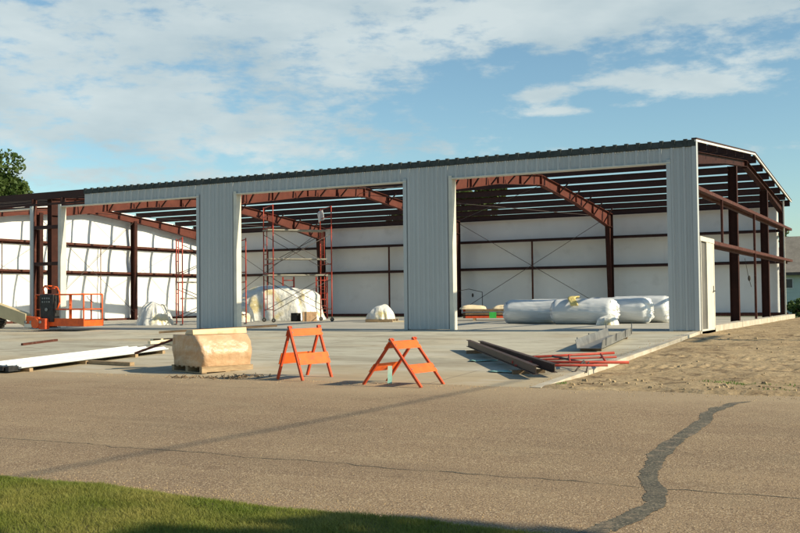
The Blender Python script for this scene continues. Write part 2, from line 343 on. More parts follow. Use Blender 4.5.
# ------------------------------------------------------------------ the steel building
BL, BW, EH, RH = 30.6, 19.1, 4.9, 5.73
RY = BW/2
bld = thing('steel_building', 'long unfinished steel building with red frames, open roof and blue-grey panels round its door bays', 'building')
def roofz(y): return EH + (RH-EH)*(1-abs(y-RY)/RY)
FX = [-.34, -7.67, -15.28, -23.05, -30.42]
def frame(x, deep, intd):
    """rigid frame in the plane X = x"""
    y0, y1 = .24, BW-.24
    zt = lambda y: roofz(y)-.265
    fw = .19 if deep < .5 else .21
    def web(mb, pa, pb, qa, qb):
        t = .006
        mb.hexa([(x-t,*qa),(x-t,*pa),(x+t,*pa),(x+t,*qa),(x-t,*qb),(x-t,*pb),(x+t,*pb),(x+t,*qb)])
    def flange(mb, a, b):
        mb.bar((x, *a), (x, *b), fw, .014, up=(0,1,0) if abs(b[0]-a[0]) < .5*abs(b[1]-a[1]) else (0,0,1))
    rd = deep*.62
    fr_ = MB(); plan = []
    for s in (0, 1):
        yo = y0 if s == 0 else y1; sg = 1 if s == 0 else -1; yk = yo+sg*deep; zk = zt(yo)-deep; ym = yo+sg*(RY-.24)*.55
        web(fr_, (yk, zt(yk)), (ym, zt(ym)), (yk, zk), (ym, zt(ym)-rd)); web(fr_, (ym, zt(ym)), (RY, zt(RY)), (ym, zt(ym)-rd), (RY, zt(RY)-rd))
        flange(fr_, (yo, zt(yo)), (RY, zt(RY))); flange(fr_, (yk, zk), (ym, zt(ym)-rd)); flange(fr_, (ym, zt(ym)-rd), (RY, zt(RY)-rd))
        plan.append((yo, sg, yk, zk, ym))
    fr_.bar((x, RY, zt(RY)+.01), (x, RY, zt(RY)-rd-.06), .2, .03, up=(0,1,0))
    root = fr_.build('rigid_frame', M['red' if x != FX[0] else 'column'], bld)  # right end frame takes the darkened primer: overhang shade put into its colour
    for yo, sg, yk, zk, ym in plan:
        c = MB(); web(c, (yo, 0), (yo, zk), (yo+sg*.26, 0), (yk, zk)); flange(c, (yo, 0), (yo, zt(yo))); flange(c, (yo+sg*.26, 0), (yk, zk))
        c.hexa([(x-.006, yo, zk),(x-.006, yk, zk),(x+.006, yk, zk),(x+.006, yo, zk),(x-.006, yo, zt(yo)),(x-.006, yk, zt(yk)),(x+.006, yk, zt(yk)),(x+.006, yo, zt(yo))])
        c.bar((x, yo, zk), (x, yk+sg*.02, zk), .19, .02)
        c.box(x-.14, x+.14, min(yo, yo+sg*.3), max(yo, yo+sg*.3), 0, .02)
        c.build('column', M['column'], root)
        dep = lambda yy: rd + (zt(yk)-zk-rd)*max(0, 1-abs(yy-yk)/abs(ym-yk))
        if intd:
            for yy in (yk, (yk+ym)/2, ym, (ym+RY)/2):
                MB().bar((x, yy, zt(yy)-.01), (x, yy, zt(yy)-dep(yy)+.01), .16, .012, up=(0,1,0)).build('stiffener', M['red'], root)
            for i in range(1, 6):
                yy = yo+sg*(i*1.5-.1); d_ = dep(yy)
                for q in (1, -1):
                    MB().bar((x+q*.09, yy, zt(yy)-d_), (x+q*.5, yy, zt(yy)+.05), .045, .045).build('flange_brace', M['purlin'], root)
    return root
for i, x in enumerate(FX): frame(x, .32 if i == 0 else .5 if i == 4 else .58, i not in (0, 4))
# purlins: Z sections running the whole length
def zsec(mb, a, b, h, fl, flip=1, axis='x'):
    """Z/C section along X (or Y) from a to b; a,b = (coord0, coord1), positions given by (p, z) centre"""
    pass
def purlin(y, z, x0=-BL-.12, x1=-.03, h=.225, fl=.07, sg=1):
    mb = MB(); t = .004
    mb.box(x0, x1, y-t, y+t, z-h/2, z+h/2)
    mb.box(x0, x1, min(y, y+sg*fl), max(y, y+sg*fl), z+h/2, z+h/2+t*1.5); mb.box(x0, x1, min(y, y-sg*fl), max(y, y-sg*fl), z-h/2-t*1.5, z-h/2)
    for fx in FX[1:-1]:                     # laps and clips over the frames
        mb.box(fx-.75, fx+.75, y-sg*t-.006, y-sg*t, z-h/2+.01, z+h/2-.01)
        for q in (-.7, .7): mb.tube((fx+q, y-.016, z+.04), (fx+q, y+.012, z+.04), .012, 6)
    return mb.build('purlin', M['purlin'], bld)
for s in (0, 1):
    for i in range(1, 7):
        y = i*1.5 if s == 0 else BW-i*1.5
        purlin(y, roofz(y)-.125, sg=1 if s == 0 else -1)
for y, sg in ((.06, 1), (BW-.06, -1)):
    mb = MB(); mb.box(-BL-.12, -.03, y-.004, y+.004, EH-.26, EH-.02); mb.box(-BL-.12, -.03, min(y,y+sg*.1), max(y,y+sg*.1), EH-.02, EH-.012); mb.box(-BL-.12, -.03, min(y,y+sg*.1), max(y,y+sg*.1), EH-.268, EH-.26)
    mb.build('eave_strut', M['purlin'], bld)
# roof rod bracing in two bays (thin rods under the purlins)
for a, b in ((1, 2), (3, 4)):
    for y0, y1 in ((1, 9.3), (9.3, 1), (10, 18), (18, 10)):
        MB().tube((FX[a], y0, roofz(y0)-.5), (FX[b], y1, roofz(y1)-.5), .011, 5).build('cable_brace', M['brace'], bld)
# girts
def girtx(x0, x1, y, z, name='girt', m='girt', h=.2, fl=.07, sg=1):
    mb = MB(); mb.box(x0, x1, y-sg*.1, y+sg*.1, z-.006, z+.0) if sg else None
    mb.v, mb.f, mb.sm = [], [], []
    mb.box(x0, x1, y-.1, y+.1, z-.005, z+.005); mb.box(x0, x1, y-.106, y-.1, z-.07, z+.005); mb.box(x0, x1, y+.1, y+.106, z-.005, z+.07)
    return mb.build(name, M[m], bld)
def girty(y0, y1, x, z, up=1):
    mb = MB(); mb.box(x-.1, x+.1, y0, y1, z-.005, z+.005); mb.box(x+.1, x+.106, y0, y1, z-.005 if up > 0 else z-.09, z+.09 if up > 0 else z+.005)
    mb.box(x-.106, x-.1, y0, y1, z-.09, z+.005)
    for fy in (6.35, 12.7):
        for q in (-.35, .35): mb.tube((x+.1, fy+q, z+.03), (x+.115, fy+q, z+.03), .012, 6)
    return mb.build('girt', M['girt'], bld)
GZ = (2.30, 3.62)
for z in GZ:
    girtx(-BL, -.2, BW-.12, z, m='purlin')  # same primer as the other girts, darker copy paints in rear wall shade
    girty(.02, BW+.2, -.105, z)            # right end wall, open
    girty(.02, BW, -BL-.02, z)             # left end wall
girtx(-BL, -.2, BW-.12, .1, 'base_angle')
mb = MB(); mb.box(-BL-.12, -BL+.0, .02, BW, .0, .10); mb.build('base_angle', M['girt'], bld)
# end wall columns (H sections)
def hcol(x, y, h, z0=0):
    mb = MB(); mb.box(x-.125, x+.125, y-.005, y+.005, z0, h); mb.box(x-.137, x-.125, y-.1, y+.1, z0, h); mb.box(x+.125, x+.137, y-.1, y+.1, z0, h)
    mb.box(x-.17, x+.17, y-.14, y+.14, z0, z0+.015)
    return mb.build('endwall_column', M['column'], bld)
for y in (7.35, 14.0): hcol(-.36, y, roofz(y)-.5)
for y in (6.5, 12.6): hcol(-BL+.2, y, roofz(y)-.5)
COL1, COL2 = 3.5, 9.3
# thin posts hung between the end wall girts
for y, z0, z1, m, w in ((COL1, GZ[0], GZ[1], 'girt', .06), (COL2, .1, GZ[1], 'girt', .07), (17.0, .1, EH-.2, 'trim_light', .05)):
    MB().box(-.06, -.06+w, y-w/2, y+w/2, z0+.012, z1-.012).build('sag_angle', M[m], bld)
for y in (4.6, 10.5, 16.2):
    MB().tube((-BL, y, .1), (-BL, y, 3.6), .022, 6).build('sag_angle', M['girt'], bld)
for x in (-26.7, -19.2, -11.5, -4.2): MB().box(x-.035, x+.035, BW-.2, BW-.13, .1, GZ[1]).build('sag_angle', M['girt'], bld)
# insulation quilts on the rear and left walls
def quilt(name, fn_pt, L_, H_, nu, nv, seams, seed):
    mb = MB()
    def f(u, v):
        z = .02+v*H_; s = u*L_
        zs = [0, GZ[0], GZ[1], H_]
        for a, b in zip(zs[:-1], zs[1:]):
            if a <= z <= b or b == H_: t = (z-a)/(b-a); break
        bul = .06*math.sin(math.pi*min(1, max(0, t)))*(.8+.5*noise.noise(V((s*.4, z, seed))))
        sd = abs(((s+.3) % seams)-seams/2)/(seams/2)      # 1 at the seam
        bul *= (1-.35*max(0, sd-.85)/.15)
        bul += .02*noise.noise(V((s*.9, z*.9, seed+3)))+.006*noise.noise(V((s*4, z*1.2, seed+3)))
        return fn_pt(s, z, bul)
    mb.grid(f, nu, nv); o = mb.build(name, M['insul'], bld)
    m = o.modifiers.new('s', 'SOLIDIFY'); m.thickness = .06; m.offset = 0
    return o
quilt('insulation_wall', lambda s, z, b: (-BL+s, BW+.10+b, z), BL-.55, 4.72, 300, 40, 1.83, 1)
mbq = MB()
def fq(u, v):
    y = u*(BW-.05)+.02; H_ = roofz(y)-.14; z = .02+v*H_
    zs = [0, GZ[0], GZ[1], H_]; t = 0
    for a, b in zip(zs[:-1], zs[1:]):
        if a <= z <= b+.03: t = (z-a)/(b-a); break
    bul = .085*math.sin(math.pi*min(1, max(0, t)))*(.8+.5*noise.noise(V((y*.4, z, 4)))) + .03*noise.noise(V((y*.9, z*.9, 8)))
    return (-BL-.16-bul, y, z)
mbq.grid(fq, 190, 44); o = mbq.build('insulation_wall', M['insul'], bld); m_ = o.modifiers.new('s', 'SOLIDIFY'); m_.thickness = .05; m_.offset = 0
# loose edge of the quilt at the open corner
mb = MB(); mb.grid(lambda u, v: (-.62+.03*math.sin(v*9)+.02*u, BW-.25-.12*u+.06*math.sin(v*5+u), .3+v*4.35), 3, 40); mb.build('insulation_edge', M['insul'], bld)
# cable bracing X
def xb(p, q, r=.013): MB().tube(p, q, r, 6).build('cable_brace', M['brace'], bld)
for a, b in ((1, 2), (3, 4)):
    xa, xb_ = FX[a]-.1, FX[b]+.1
    xb((xa, BW-.32, 4.55), (xb_, BW-.32, .3)); xb((xa, BW-.36, .3), (xb_, BW-.36, 4.55))
xb((-BL+.25, 6.6, .4), (-BL+.25, 12.5, 4.9), .011); xb((-BL+.3, 6.6, 4.6), (-BL+.3, 12.5, .4), .011)
# facade siding: ribbed sheet with real ribs
def rib_profile(x0, x1):
    P = [(x0, 0)]; per = .305; k0 = math.ceil((x0+.05)/per); x = k0*per
    while x < x1-.05:
        P += [(x-.045, 0), (x-.022, .042), (x+.022, .042), (x+.045, 0)]
        if x+.2 < x1-.03: P += [(x+.095,0),(x+.103,.005),(x+.118,.005),(x+.126,0),(x+.18,0),(x+.188,.005),(x+.203,.005),(x+.211,0)]
        x += per
    P.append((x1, 0)); return P
FY = -.012
def siding(x0, x1, z0, z1):
    mb = MB(); P = rib_profile(x0, x1)
    for (a, da), (b, db) in zip(P[:-1], P[1:]):
        mb.quad((a, FY-da, z0), (b, FY-db, z0), (b, FY-db, z1), (a, FY-da, z1))
    o = mb.build('siding_panel', M['siding'], bld); m = o.modifiers.new('s', 'SOLIDIFY'); m.thickness = .004; m.offset = 1
    return o
HZ = 4.31
PIL = [(-16.06, -14.46), (-8.40, -6.84), (-.74, -.03)]
for a, b in PIL:
    siding(a, b, .015, EH-.20)
OPN = [(-22.2, -16.06), (-14.46, -8.40), (-6.84, -.74)]
siding(-21.07, -16.06, HZ, EH-.20); siding(-14.46, -8.40, HZ, EH-.20); siding(-6.84, -.74, HZ, EH-.20)
# dark closure with rib ends along the eave
mb = MB(); x = -21.07
mb.box(-21.07, 0.0, -.065, -.02, EH-.195, EH-.04)
x = -21.0
while x < 0:
    mb.hexa([(x-.045,-.072,EH-.19),(x+.045,-.072,EH-.19),(x+.045,-.022,EH-.19),(x-.045,-.022,EH-.19),(x-.045,-.085,EH-.005),(x+.045,-.085,EH-.005),(x+.06,-.022,EH-.005),(x-.06,-.022,EH-.005)])
    x += .305
mb.build('eave_closure', M['trim_dark'], bld)
# jambs and headers of the openings (channel + trim)
for a, b in [(-29.8, -23.72)] + OPN:
    for xx, s in ((a, -1), (b, 1)):
        bare = xx < -22
        mb = MB(); mb.box(min(xx, xx+s*.07), max(xx, xx+s*.07), .0, .20, 0, HZ+(.35 if bare else .25)); mb.build('jamb_channel', M['purlin' if xx == a and bare else 'girt'], bld)
        mb = MB(); mb.box(min(xx, xx-s*.012), max(xx, xx-s*.012), -.05, .20, 0, HZ); mb.box(min(xx-s*.012, xx+s*.10), max(xx-s*.012, xx+s*.10), -.056, -.05, 0, HZ+.09)
        mb.build('jamb_trim', M['trim_light'] if s < 0 else M['siding'], bld)
        if bare: MB().box(min(xx+s*.0, xx+s*.13), max(xx+s*.0, xx+s*.13), -.05, -.005, 0, HZ+.09).build('jamb_trim', M['siding'], bld)
    mb = MB(); mb.box(a+.012, b-.012, .0, .2, HZ+.02, HZ+.09); mb.build('header_channel', M['girt'], bld)
    mb = MB(); mb.box(a+.012, b-.012, -.05, .2, HZ-.004, HZ+.01); mb.box(a-.1, b+.1, -.066, -.058, HZ-.004, HZ+.03); mb.build('header_trim', M['trim_light'], bld)
# short girts in the bare pier
for z in (2.3, 3.62): MB().box(-23.65, -22.27, .0, .19, z-.06, z+.06).build('girt', M['purlin'], bld)
MB().box(-BL, -21.1, -.01, .02, HZ+.1, HZ+.17).build('girt', M['purlin'], bld)
# corner trim, rake trims
mb = MB(); mb.box(-.10, .012, -.056, -.048, .015, EH-.02); mb.box(.004, .012, -.048, .13, .015, EH-.02); mb.build('corner_trim', M['siding'], bld)
for ya, yb in ((-.08, RY), (RY, BW+.14)):
    mb = MB(); za, zb = roofz(max(0, ya)), roofz(min(BW, yb))
    mb.hexa([(-.02,ya,za-.088),(.02,ya,za-.088),(.02,yb,zb-.088),(-.02,yb,zb-.088),(-.02,ya,za-.035),(.02,ya,za-.035),(.02,yb,zb-.035),(-.02,yb,zb-.035)])
    mb.build('rake_trim', M['rake'], bld)
    mb = MB(); mb.hexa([(-.10,ya,za-.03),(.03,ya,za-.03),(.03,yb,zb-.03),(-.10,yb,zb-.03),(-.10,ya,za+.01),(.03,ya,za+.01),(.03,yb,zb+.01),(-.10,yb,zb+.01)])
    mb.build('rake_angle', M['purlin'], bld)
# foundation curb on the right end
mb = MB(); mb.box(-.30, .03, 1.95, BW+.35, -.35, .012+.08); mb.box(-.30, .03, .02, 1.95, -.35, -.01)
for y in (6.3, 12.6): mb.box(.03, .04, y-.03, y+.03, -.3, .15)
mb.build('foundation_curb', M['curbc'], bld, bevel=.008)
# walk door in the end wall
mb = MB(); mb.box(-.12, .03, .16, .22, .03, 2.36); mb.box(-.12, .03, .93, .99, .03, 2.36); mb.box(-.12, .03, 1.86, 1.94, -.35, 2.36); mb.box(-.12, .035, .13, 1.97, 2.30, 2.42); mb.box(-.12,.029,.99,1.86,-.35,.028); mb.box(-.12, .03, .16, 1.94, -.1, .03)
fm = mb.build('door_frame', M['trim_light'], bld)
MB().box(-.05, -.02, .22, .93, .03, 2.30).build('side_panel', M['doorgray'], fm)
dr = MB().box(-.02, .022, .99, 1.86, .03, 2.30).build('door', M['trim_light'], bld)
mb = MB(); mb.box(.022, .03, 1.74, 1.80, .98, 1.16); mb.tube((.03, 1.77, 1.02), (.075, 1.77, 1.02), .012, 8); mb.bar((.075, 1.77, 1.02), (.075, 1.65, 1.02), .02, .02); mb.build('handle', M['black'], dr)

# ------------------------------------------------------------------ scaffolds
UX, VX = V((.64,.77,0)), V((.77,-.64,0))
def scaffold(loc, label, length, width, fh, lifts, planks, guard, casters):
    t = thing('scaffold_tower', label, 'scaffold', loc)
    A = V((0,0,0)); z0 = .2 if casters else .05
    def P(u, v, z): return UX*u*length + VX*v*width + V((0,0,z))
    for u in (0, 1):
        for l in range(lifts):
            mb = MB(); zb = z0+l*fh
            for v in (0, 1): mb.tube(P(u,v,zb), P(u,v,zb+fh), .025, 7)
            mb.tube(P(u,0,zb+fh-.06), P(u,1,zb+fh-.06), .021, 6); mb.tube(P(u,0,zb+.32), P(u,1,zb+.32), .019, 6)
            mb.tube(P(u,.36,zb+.32), P(u,.36,zb+fh-.06), .017, 6)
            for q in (.75, 1.15): mb.tube(P(u,0,zb+q), P(u,.36,zb+q), .014, 5)
            mb.build('end_frame', M['scafred'], t)
    for v in (0, 1):
        for l in range(lifts):
            zb = z0+l*fh
            for a, b in ((0,1),(1,0)):
                MB().tube(P(a,v*1.03-.015,zb+.25), P(b,v*1.03-.015,zb+fh-.3), .013, 5).build('cross_brace', M['brace'], t)
    if guard:
        zb = z0+lifts*fh
        for u in (0, 1):
            mb = MB()
            for v in (0, 1): mb.tube(P(u,v,zb), P(u,v,zb+guard), .022, 6)
            mb.tube(P(u,0,zb+guard-.03), P(u,1,zb+guard-.03), .019, 6); mb.tube(P(u,0,zb+guard*.5), P(u,1,zb+guard*.5), .019, 6)
            mb.build('guard_frame', M['scafred'], t)
    for (z, v0, v1, over) in planks:
        k = max(1, round((v1-v0)*width/.25))
        for i in range(k):
            a = v0+(v1-v0)*i/k; b = v0+(v1-v0)*(i+.92)/k; m_ = (a+b)/2
            MB().bar(P(-over,m_,z), P(1+over,m_,z), (b-a)*width, .05).build('plank', M['plank'], t)
    for u in (0, 1):
        for v in (0, 1):
            mb = MB(); p = P(u,v,0)
            if casters:
                mb.tube(p+V((0,0,.2)), p+V((0,0,.12)), .03, 8); c = p+V((.02,-.02,.085))
                mb.tube(c-V((.88,.47,0)).cross(V((0,0,1)))*.03, c+V((.88,.47,0)).cross(V((0,0,1)))*.03, .085, 16); o = mb.build('caster', M['rubber'], t)
                MB().tube(c-V((.88,.47,0)).cross(V((0,0,1)))*.036, c+V((.88,.47,0)).cross(V((0,0,1)))*.036, .03, 10).build('hub', M['steelgrey'], o)
            else:
                mb.bar(p, p+V((0,0,.05)), .14, .14); mb.build('base_plate', M['steelgrey'], t)
    return t, P
sc1, P1 = scaffold((-19.68, 8.75, 0), 'tall red rolling scaffold tower with grey planks standing over the plastic covered heap', 2.5, 1.5, 1.88, 2, ((3.83,0,.6,.02),(2.62,.1,.6,.0),(1.95,0,.6,.02)), .86, True)
sc2, P2 = scaffold((-20.4, 4.05, 0), 'shorter red scaffold tower partly hidden behind the first blue-grey siding pier', 2.4, 1.25, 1.62, 2, ((1.62,0,.3,0),(1.0,.6,.9,0)), 0, False)
# silver reflector sheet hung from the tower top
rf = MB(); rf.grid(lambda u, v: (u*.34-.1+.1*v, .03*math.sin(u*7+v*3)-.1*u, -v*.42+.16*u+.03*math.sin(u*5)), 10, 12)
o = rf.build('foil_sheet', M['silver']); p_ = V((-19.68,8.75,0))+P1(1,0,4.52); o.location = p_+V((-.02,-.06,.1)); tag(o, 'small silver foil sheet hanging at the top of the rolling scaffold', 'foil sheet')
m_ = o.modifiers.new('s', 'SOLIDIFY'); m_.thickness = .012
# box on the second tower
tb = thing('tool_bag', 'black tool bag sitting on the low board of the shorter scaffold', 'bag', tuple(V((-20.4,4.05,0))+P2(.55,.75,1.03)))
MB().box(-.16,.16,-.12,.12,0,.24).build('bag_body', M['black'], tb, bevel=.03); MB().path([(-.1,0,.23),(-.08,0,.34),(.08,0,.34),(.1,0,.23)], .014).build('handle', M['black'], tb)

# ------------------------------------------------------------------ plastic covered heaps
def blob(rx, ry, h, seed, sq=.55, nu=72, nv=30, fold=.05, foot=1.0, box=.62):
    mb = MB()
    def f(u, v):
        a = u*2*math.pi; ph = v*math.pi/2
        c, s = math.cos(a), math.sin(a)
        kx = abs(c)**sq*(1 if c > 0 else -1); ky = abs(s)**sq*(1 if s > 0 else -1)
        cz = max(0, math.cos(ph))**box; sz = math.sin(ph)**.8
        n = noise.noise(V((c*1.6, s*1.6, v*2+seed)))*.16 + fold*noise.noise(V((a*4.2, v*1.3, seed))) + fold*.5*noise.noise(V((a*11, v*2, seed+4)))
        fl = 1+.10*foot*(1-v)**4*(1+.8*noise.noise(V((a*3, 0, seed+2))))
        hh = h*(1+.22*noise.noise(V((c*cz*1.4, s*cz*1.4, seed+9))))
        return (rx*kx*cz*(1+n)*fl, ry*ky*cz*(1+n)*fl, hh*sz)
    return mb.grid(f, nu, nv, closeu=True)
def heap(name, label, cat, loc, rz, args, m, lump=None):
    o = blob(*args).build(name, M[m]); o.location = loc; o.rotation_euler = (0,0,rz); return tag(o, label, cat)
heap('covered_heap', 'big heap of materials under clear plastic and yellow insulation behind the rolling scaffold', 'covered heap', (-21.25, 12.1, 0), R_(25), (1.85, 1.05, 1.5, 3, .5, 140, 44, .09, 1.0, .42), 'plastic')
heap('covered_heap', 'low heap under crumpled plastic between the first siding pier and the big covered heap', 'covered heap', (-21.5, 9.2, 0), R_(10), (.7, .6, .8, 8, .7, 60, 24, .09), 'plastic')
heap('wrapped_bundle', 'rounded bundle in plastic film with yellow insulation standing by the sunlit end wall', 'bundle', (-21.2, 3.75, 0), R_(20), (.6, .5, .86, 12, .9, 90, 30, .12, 1.0, .8), 'plastic')
# pallet with a small film wrapped load in the middle bay
def pallet(label, loc, rz, L_=1.1, W_=1.0):
    t = thing('pallet', label, 'pallet', loc, rz)
    for i in range(7): MB().box(-L_/2, L_/2, -W_/2+i*W_/6.4, -W_/2+i*W_/6.4+.09, .10, .12).build('deck_board', M['wood'], t)
    for y in (-W_/2, -.045, W_/2-.09): MB().box(-L_/2, L_/2, y, y+.09, .018, .098).build('stringer', M['wood'], t)
    for x in (-L_/2, -.05, L_/2-.1): MB().box(x, x+.1, -W_/2, W_/2, 0, .018).build('bottom_board', M['wood'], t)
    return t
pallet('small wooden pallet under the film wrapped tubs in the middle bay', (-14.1, 8.9, 0), R_(15))
o = blob(.5, .42, .52, 21, .8, 70, 24, .14, 1.0, .85).build('wrapped_load', M['plastic']); o.location = (-14.15, 8.9, .12); tag(o, 'film wrapped load on the small pallet in the middle bay', 'wrapped load')
for i, (x, y, r) in enumerate(((-13.25, 8.7, 20), (-13.1, 9.2, -30))):
    o = MB().box(-.35, .35, -.05, .05, 0, .05).build('scrap_board', M['cream']); o.location = (x, y, 0); o.rotation_euler = (0,0,R_(r)); tag(o, ('pale offcut lying just right of the small pallet in the middle bay', 'pale offcut lying farthest right of the small pallet in the middle bay')[i], 'board')
# cardboard box and dark tub beside big heap
cb = MB().box(-.3,.3,-.22,.22,0,.4).build('cardboard_box', M['kraft'], bevel=.01); cb.location = (-18.15, 9.9, 0); cb.rotation_euler = (0,0,R_(35)); tag(cb, 'brown cardboard box on the slab below the rolling scaffold', 'box')
o = MB().box(-.16,.16,-.16,.16,0,.36).build('dark_bin', M['black'], bevel=.02); o.location = (-18.75, 9.75, 0); tag(o, 'dark square bin left of the cardboard box under the scaffold', 'bin')
# stepladder-like red frames behind the heap
for x, y, lb in ((-22.0, 14.0, 'red ladder frame behind the left side of the big covered heap'), (-20.95, 15.3, 'red ladder frame behind the right side of the big covered heap by the column')):
    t = thing('ladder_frame', lb, 'ladder', (x, y, 0), R_(28))
    for s in (-.26, .26): MB().box(s-.035, s+.035, -.03, .03, 0, 2.02).build('rail', M['scafred'], t)
    for i in range(6): MB().tube((-.26, 0, .3+i*.31), (.26, 0, .3+i*.31), .025, 6).build('rung', M['scafred'], t)

# ------------------------------------------------------------------ insulation rolls
def roll(label, xa, xb_, y, r, rz, seed):
    cx_ = (xa+xb_)/2; Ln = xb_-xa
    t = thing('insulation_roll', label, 'insulation roll', (cx_, y, 0), rz, 'plastic wrapped insulation rolls lying in the right bay')
    mb = MB()
    def f(u, v):
        a = u*2*math.pi; x = -Ln/2+Ln*v
        rr = r*(1+.045*noise.noise(V((math.cos(a)*1.5, math.sin(a)*1.5, x*1.1+seed)))+.015*noise.noise(V((a*3, x*5, seed)))+.012*abs(noise.noise(V((a*2.5+x*2, x*3, seed+7)))))
        e = min(v, 1-v)*Ln
        if e < .12: rr *= .84+.16*math.sqrt(max(0, e/.12))
        z = r*.93+rr*math.sin(a)*.97
        return (x, rr*math.cos(a)*1.06, max(z, .01))
    mb.grid(f, 56, 44, closeu=True); mb.build('wrap', M['roll'], t)
    for s in (-1, 1):
        mb = MB()
        def g(u, v):
            a = u*2*math.pi; rr = r*(.93+.05*noise.noise(V((a*5, 0, seed))))*(1-v)
            pl = .10*noise.noise(V((a*3.2, v*2, seed+s)))*(1-v)*v*4+.06*noise.noise(V((a*7, v*4, seed)))
            z = r*.93+rr*math.sin(a)
            return (s*(Ln/2-.04+.20*math.sqrt(v)*(1 if v < .75 else (1-v)/.25)+pl), rr*math.cos(a)*1.04, max(z, .01))
        mb.grid(g, 56, 10, closeu=True); mb.build('gathered_end', M['plasticw'], t)
    return t
RS = [('grey insulation roll at the left end of the front row in the right bay', -7.95, -6.0, 6.95, .43, 0, 1),
      ('insulation roll with a bunched white end, in the middle of the front row', -5.95, -3.95, 6.15, .44, 0, 2),
      ('insulation roll behind, its left end over the first grey roll', -7.6, -5.3, 8.1, .44, 0, 3),
      ('insulation roll with its crumpled end just right of the front row', -5.2, -3.15, 7.4, .46, .0, 4),
      ('insulation roll farthest right, beside the corner siding pier', -4.7, -2.75, 8.6, .48, 0, 5)]
for r in RS: roll(*r)
# yellow strap-like fibreglass sheet over front roll
mb = MB(); mb.grid(lambda u, v: (-5.45+.26*u+.15*v+.05*math.sin(v*8), 6.15+.56*math.cos(math.pi*(.40+.50*v)), .42+.515*math.sin(math.pi*(.35+.52*v))), 5, 14)
o = mb.build('insulation_strip', M['yellow']); tag(o, 'yellow strip of insulation draped over the middle roll of the front row', 'insulation strip'); m_ = o.modifiers.new('s', 'SOLIDIFY'); m_.thickness = .02; m_.offset = 1
o = blob(.32, .25, .28, 33, .9, 36, 12, .14).build('plastic_scrap', M['plastic']); o.location = (-4.0, 5.5, 0); tag(o, 'crumpled clear plastic scrap at the foot of the bunched roll end', 'plastic scrap')
# lumber stack with batts
t = thing('lumber_stack', 'low stack of brown channels and timber against the siding pier in the right bay', 'lumber stack', (-10.55, 11.9, 0), R_(22))
for k in range(3):
    for i in range(7):
        MB().box(-1.15-.1*(i % 2), 1.0+.12*((i+k) % 3), -.5+i*.15, -.5+i*.15+.11, .1+k*.13, .1+k*.13+.09).build('timber', M['wooddark' if (i+k) % 3 else 'orangedark'], t)
for x in (-.8, .75): MB().box(x-.05, x+.05, -.55, .55, 0, .095).build('bearer', M['wood'], t)
for k, (x, w) in enumerate(((-.85, .5), (.5, .5))):
    o = blob(.5, .32, .16, 40+k, .5, 40, 10, .08).build('insulation_batt', M['cream']); o.location = V((-10.55,11.9,.46))+Matrix.Rotation(R_(22),3,'Z')@V((x,-.1,0)); o.rotation_euler = (0,0,R_(22)); tag(o, ('pale batt on the left end of the lumber stack', 'pale batt on the right end of the lumber stack')[k], 'insulation batt')
o = MB().box(-.14,.14,-.03,.03,0,.24).build('green_tag', M['green']); o.location = V((-10.55,11.9,.1))+Matrix.Rotation(R_(22),3,'Z')@V((-.05,-.66,0)); o.rotation_euler = (0,0,R_(22)); tag(o, 'bright green bag in front of the lumber stack', 'bag')

# ------------------------------------------------------------------ barricades
def barricade(label, loc, rz, L_, spread, H_, slip, c, bh=.19):
    """folding A-frame: two hinged panels of two legs and two boards, boards along local X"""
    t = thing('barricade', label, 'barricade', loc, rz, 'orange folding barricades on the apron')
    for s in (-1, 1):
        sl = V((0, s*spread/2, 0)) ; top = V((0, s*.012, H_))
        for x in (-L_/2, L_/2):
            off = V((slip*s, 0, 0)) if x < 0 else V((slip*s, 0, 0))
            a = V((x+s*.022, 0, 0))+sl; b = V((x+s*.022, 0, 0))+top
            a.z += .0
            MB().bar(a, b+(b-a).normalized()*.05, .04, .045, up=(1,0,0)).build('leg', M['orangedark'], t, bevel=.004)
        for z0, z1 in ((H_-.12, H_-.0), (H_*.30, H_*.30+bh)):
            y0 = s*(spread/2*(1-z0/H_))+s*.04; y1 = s*(spread/2*(1-z1/H_))+s*.04
            mb = MB(); mb.hexa([(-L_/2-.02, y0, z0), (L_/2+.02, y0, z0), (L_/2+.02, y0-s*.022, z0), (-L_/2-.02, y0-s*.022, z0), (-L_/2-.02, y1, z1), (L_/2+.02, y1, z1), (L_/2+.02, y1-s*.022, z1), (-L_/2-.02, y1-s*.022, z1)])
            mb.build('board', M[c], t, bevel=.004)
    for s in (-1, 1):
        for x in (-L_/2+.0, L_/2):
            for z in (H_-.06, H_*.30+bh/2):
                yb = s*(spread/2*(1-z/H_))+s*.04; MB().tube((x, yb-s*.01, z), (x, yb+s*.008, z), .012, 8).build('bolt', M['steelgrey'], t)
    for x in (-L_/2, L_/2): MB().tube((x-.05, 0, H_+.0), (x+.05, 0, H_+.0), .014, 8).build('hinge', M['steelgrey'], t)
    return t
barricade('taller upright orange barricade with narrow A-frame legs', (-4.36, -11.50, gz(-11.5)-.004), math.atan2(.98,.16), .74, .62, .86, 0, 'orange')
barricade('orange barricade with legs spread wide, right of the taller one', (-2.23, -11.90, gz(-11.9)-.004), math.atan2(.989,.12), .64, 1.14, .70, 0, 'orange', .13)
o = MB().bar((-2.45,-11.95,gz(-11.95)+.012), (-2.55,-11.75,gz(-11.7)+.27), .07, .012).build('plastic_strip', M['teal']); tag(o, 'pale green strip leaning inside the wide-legged barricade', 'strip')

